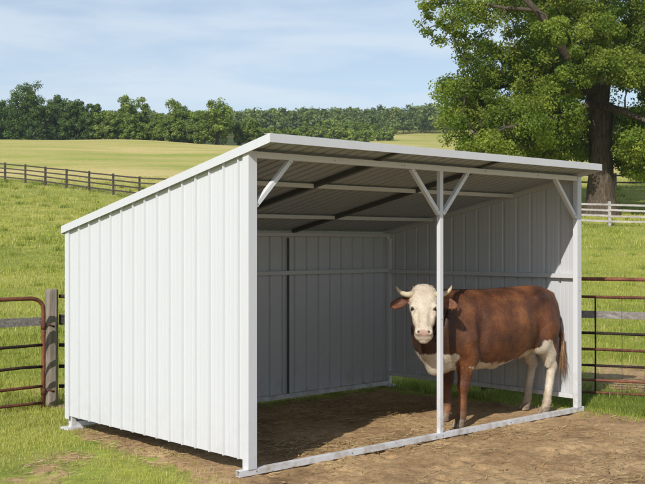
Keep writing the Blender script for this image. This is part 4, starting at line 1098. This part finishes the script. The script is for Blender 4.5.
for hx, hy in ((.640, .175), (.505, -.175), (-.628, .165), (-.698, -.165)):
    b = MB()
    for s2 in (1, -1):
        V = []; n = 12
        for i, (zz_, ln_, wd_, ox) in enumerate(((.0, .052, .026, .022), (.014, .053, .027, .020), (.045, .043, .025, .008), (.078, .030, .022, -.004), (.088, .015, .012, -.006))):
            for k in range(n):
                a_ = 2*PI*k/n; c1_, s1_ = math.cos(a_), math.sin(a_)
                fx_ = ln_*(c1_ if c1_ < 0 else c1_*1.15)
                V.append((hx+ox+fx_, hy+s2*.026+wd_*s1_*(1-.30*max(0, c1_))+s2*.003*c1_, zz_))
        Q = [(i*n+k, i*n+(k+1) % n, (i+1)*n+(k+1) % n, (i+1)*n+k) for i in range(4) for k in range(n)]
        V += [(hx+.022, hy+s2*.026, 0.0), (hx-.006, hy+s2*.026, .09)]
        T = [(5*n, (k+1) % n, k) for k in range(n)]+[(5*n+1, 4*n+k, 4*n+(k+1) % n) for k in range(n)]
        b.add(V, Q, T)
    b.tube([(hx-.055, hy+.022, .085), (hx-.07, hy+.024, .065)], [.014, .008], 8); b.tube([(hx-.055, hy-.022, .085), (hx-.07, hy-.024, .065)], [.014, .008], 8)
    b.build('hoof', M['hoof'], cow, smooth=True)
def hairs(name, roots, dirs, lens, width, mat, grav=.3, seg=5, parent=cow, tint=None, wob=.1):
    V = []; Q = []; tn = []
    for p, d, ln_ in zip(roots, dirs, lens):
        p = Vector(p); d = Vector(d).normalized(); side = d.cross(Vector((rnd.gauss(0, 1), rnd.gauss(0, 1), rnd.gauss(0, 1)))).normalized(); b0 = len(V); tv = rnd.random()
        for i in range(seg+1):
            w_ = width*(1-.85*i/seg); V += [tuple(p-side*w_/2), tuple(p+side*w_/2)]; tn += [tv, tv]
            if i < seg: d = (d+Vector((rnd.uniform(-1, 1)*wob, rnd.uniform(-1, 1)*wob, -grav*.3))).normalized(); p = p+d*ln_/seg
            if i: Q.append((b0+2*i-2, b0+2*i-1, b0+2*i+1, b0+2*i))
    o = np_mesh(name, V, np.array(Q), mat, parent); attr(o, 'tint', tn); return o
m = NT('tail_hair'); m.pbr(m.ramp(m.attr('tint'), [(0, (.09, .035, .015)), (.5, (.24, .12, .05)), (1, (.42, .29, .16))]), .6, 0, None, .3); M['tailhair'] = m.m
ro = [(-.895+rnd.gauss(0, .010), .172+rnd.gauss(0, .010), rnd.uniform(.68, .84)) for _ in range(420)]
hairs('tail_tuft', ro, [(rnd.uniform(-.14, .14), rnd.uniform(-.14, .16), -1) for _ in ro], [rnd.uniform(.16, .34) for _ in ro], .005, M['tailhair'], .25, 6)
m = NT('poll_hair'); m.pbr(m.ramp(m.attr('tint'), [(0, (.40, .30, .19)), (1, (.70, .62, .49))]), .65, 0, None, .25); M['pollhair'] = m.m
ro = [hp(rnd.uniform(-.04, .055), rnd.gauss(0, .045), 0.0) for _ in range(520)]; ro = [(p[0]-n3[0]*.012, p[1]-n3[1]*.012, p[2]-.006) for p in ro]
hairs('forelock', ro, [tuple(n3*.6+a3*rnd.uniform(-.5, .9)+l3*rnd.uniform(-.8, .8)) for _ in ro], [rnd.uniform(.02, .05) for _ in ro], .004, M['pollhair'], .7, 4, wob=.35)
del FF

# air
hz_ = MB().box((-930, -75, -1.2), (930, 1030, 112)).build('haze', None, None); hz_.data.materials.clear()
m = NT('haze'); pv = m.n('ShaderNodeVolumePrincipled'); pv.inputs['Color'].default_value = (.80, .88, 1.0, 1); pv.inputs['Density'].default_value = .00022; pv.inputs['Anisotropy'].default_value = .2
m.l(pv.outputs[0], m.out.inputs['Volume']); hz_.data.materials.append(m.m); tag(hz_, 'thin pale haze over the distant hills', 'haze', None, 'stuff')
# ------------------------------------------------------------------ light, sky, air, camera
sd = U*1.0 + W_*0.46; sv = Vector((sd[0], sd[1], -0.82)).normalized()
sl = bpy.data.lights.new('sun', 'SUN'); so = bpy.data.objects.new('sun', sl); col.objects.link(so)
sl.energy = 4.05; sl.angle = math.radians(0.53); sl.color = (1.0, 0.962, 0.90)
so.rotation_euler = sv.to_track_quat('-Z', 'Y').to_euler(); so.location = (-6, -8, 12)
elev = math.asin(-sv.z); az = math.atan2(-sv.x, -sv.y)
w = bpy.data.worlds.new('World'); scene.world = w; w.use_nodes = True
nt = w.node_tree; nt.nodes.clear()
sky = nt.nodes.new('ShaderNodeTexSky'); sky.sky_type = 'NISHITA'; sky.sun_disc = False
sky.sun_elevation = elev; sky.sun_rotation = az % (2*PI); sky.altitude = 200; sky.air_density = 1.0; sky.dust_density = 0.5; sky.ozone_density = 1.2
bg = nt.nodes.new('ShaderNodeBackground'); wo = nt.nodes.new('ShaderNodeOutputWorld'); bg.inputs['Strength'].default_value = 0.115
tc = nt.nodes.new('ShaderNodeTexCoord'); mp = nt.nodes.new('ShaderNodeMapping'); mp.inputs['Scale'].default_value = (2.2, 1.0, 12.0); mp.inputs['Rotation'].default_value = (0, math.radians(7), 0)
nt.links.new(tc.outputs['Generated'], mp.inputs['Vector'])
no = nt.nodes.new('ShaderNodeTexNoise'); no.inputs['Scale'].default_value = 1.7; no.inputs['Detail'].default_value = 8; no.inputs['Roughness'].default_value = 0.55; no.inputs['Distortion'].default_value = 0.4
nt.links.new(mp.outputs[0], no.inputs['Vector'])
rp = nt.nodes.new('ShaderNodeValToRGB'); rp.color_ramp.elements[0].position = 0.44; rp.color_ramp.elements[0].color = (0.38, 0.38, 0.38, 1)
rp.color_ramp.elements[1].position = 0.62; rp.color_ramp.elements[1].color = (0.85, 0.85, 0.85, 1)
nt.links.new(no.outputs['Fac'], rp.inputs['Fac'])
mx = nt.nodes.new('ShaderNodeMix'); mx.data_type = 'RGBA'; mx.inputs[7].default_value = (6.5, 7.2, 7.9, 1)
sx_ = nt.nodes.new('ShaderNodeSeparateXYZ'); nt.links.new(tc.outputs['Generated'], sx_.inputs[0])
mr = nt.nodes.new('ShaderNodeMapRange'); mr.inputs[1].default_value = 0.05; mr.inputs[2].default_value = 0.65; mr.inputs[3].default_value = 1.0; mr.inputs[4].default_value = 0.15
nt.links.new(sx_.outputs['Z'], mr.inputs[0]); mu = nt.nodes.new('ShaderNodeMath'); mu.operation = 'MULTIPLY'
nt.links.new(rp.outputs['Color'], mu.inputs[0]); nt.links.new(mr.outputs[0], mu.inputs[1]); nt.links.new(mu.outputs[0], mx.inputs[0]); nt.links.new(sky.outputs[0], mx.inputs[6]); nt.links.new(mx.outputs[2], bg.inputs['Color']); nt.links.new(bg.outputs[0], wo.inputs['Surface'])

scene.view_settings.view_transform = 'Standard'; scene.view_settings.look = 'None'
scene.view_settings.gamma = 1.0; scene.view_settings.use_curve_mapping = False; scene.view_settings.exposure = 0.12
scene.cycles.max_bounces = 8; scene.cycles.diffuse_bounces = 4; scene.cycles.transmission_bounces = 4; scene.cycles.transparent_max_bounces = 4
scene.cycles.use_denoising = True
cam = bpy.data.cameras.new('camera'); co = bpy.data.objects.new('camera', cam); col.objects.link(co)
cam.sensor_width = 36; cam.lens = F/645*36; cam.clip_end = 5000; cam.clip_start = 0.1
co.location = (0, 0, CH); co.rotation_euler = (math.radians(90)+math.atan(1.3/F), 0, 0)
scene.camera = co
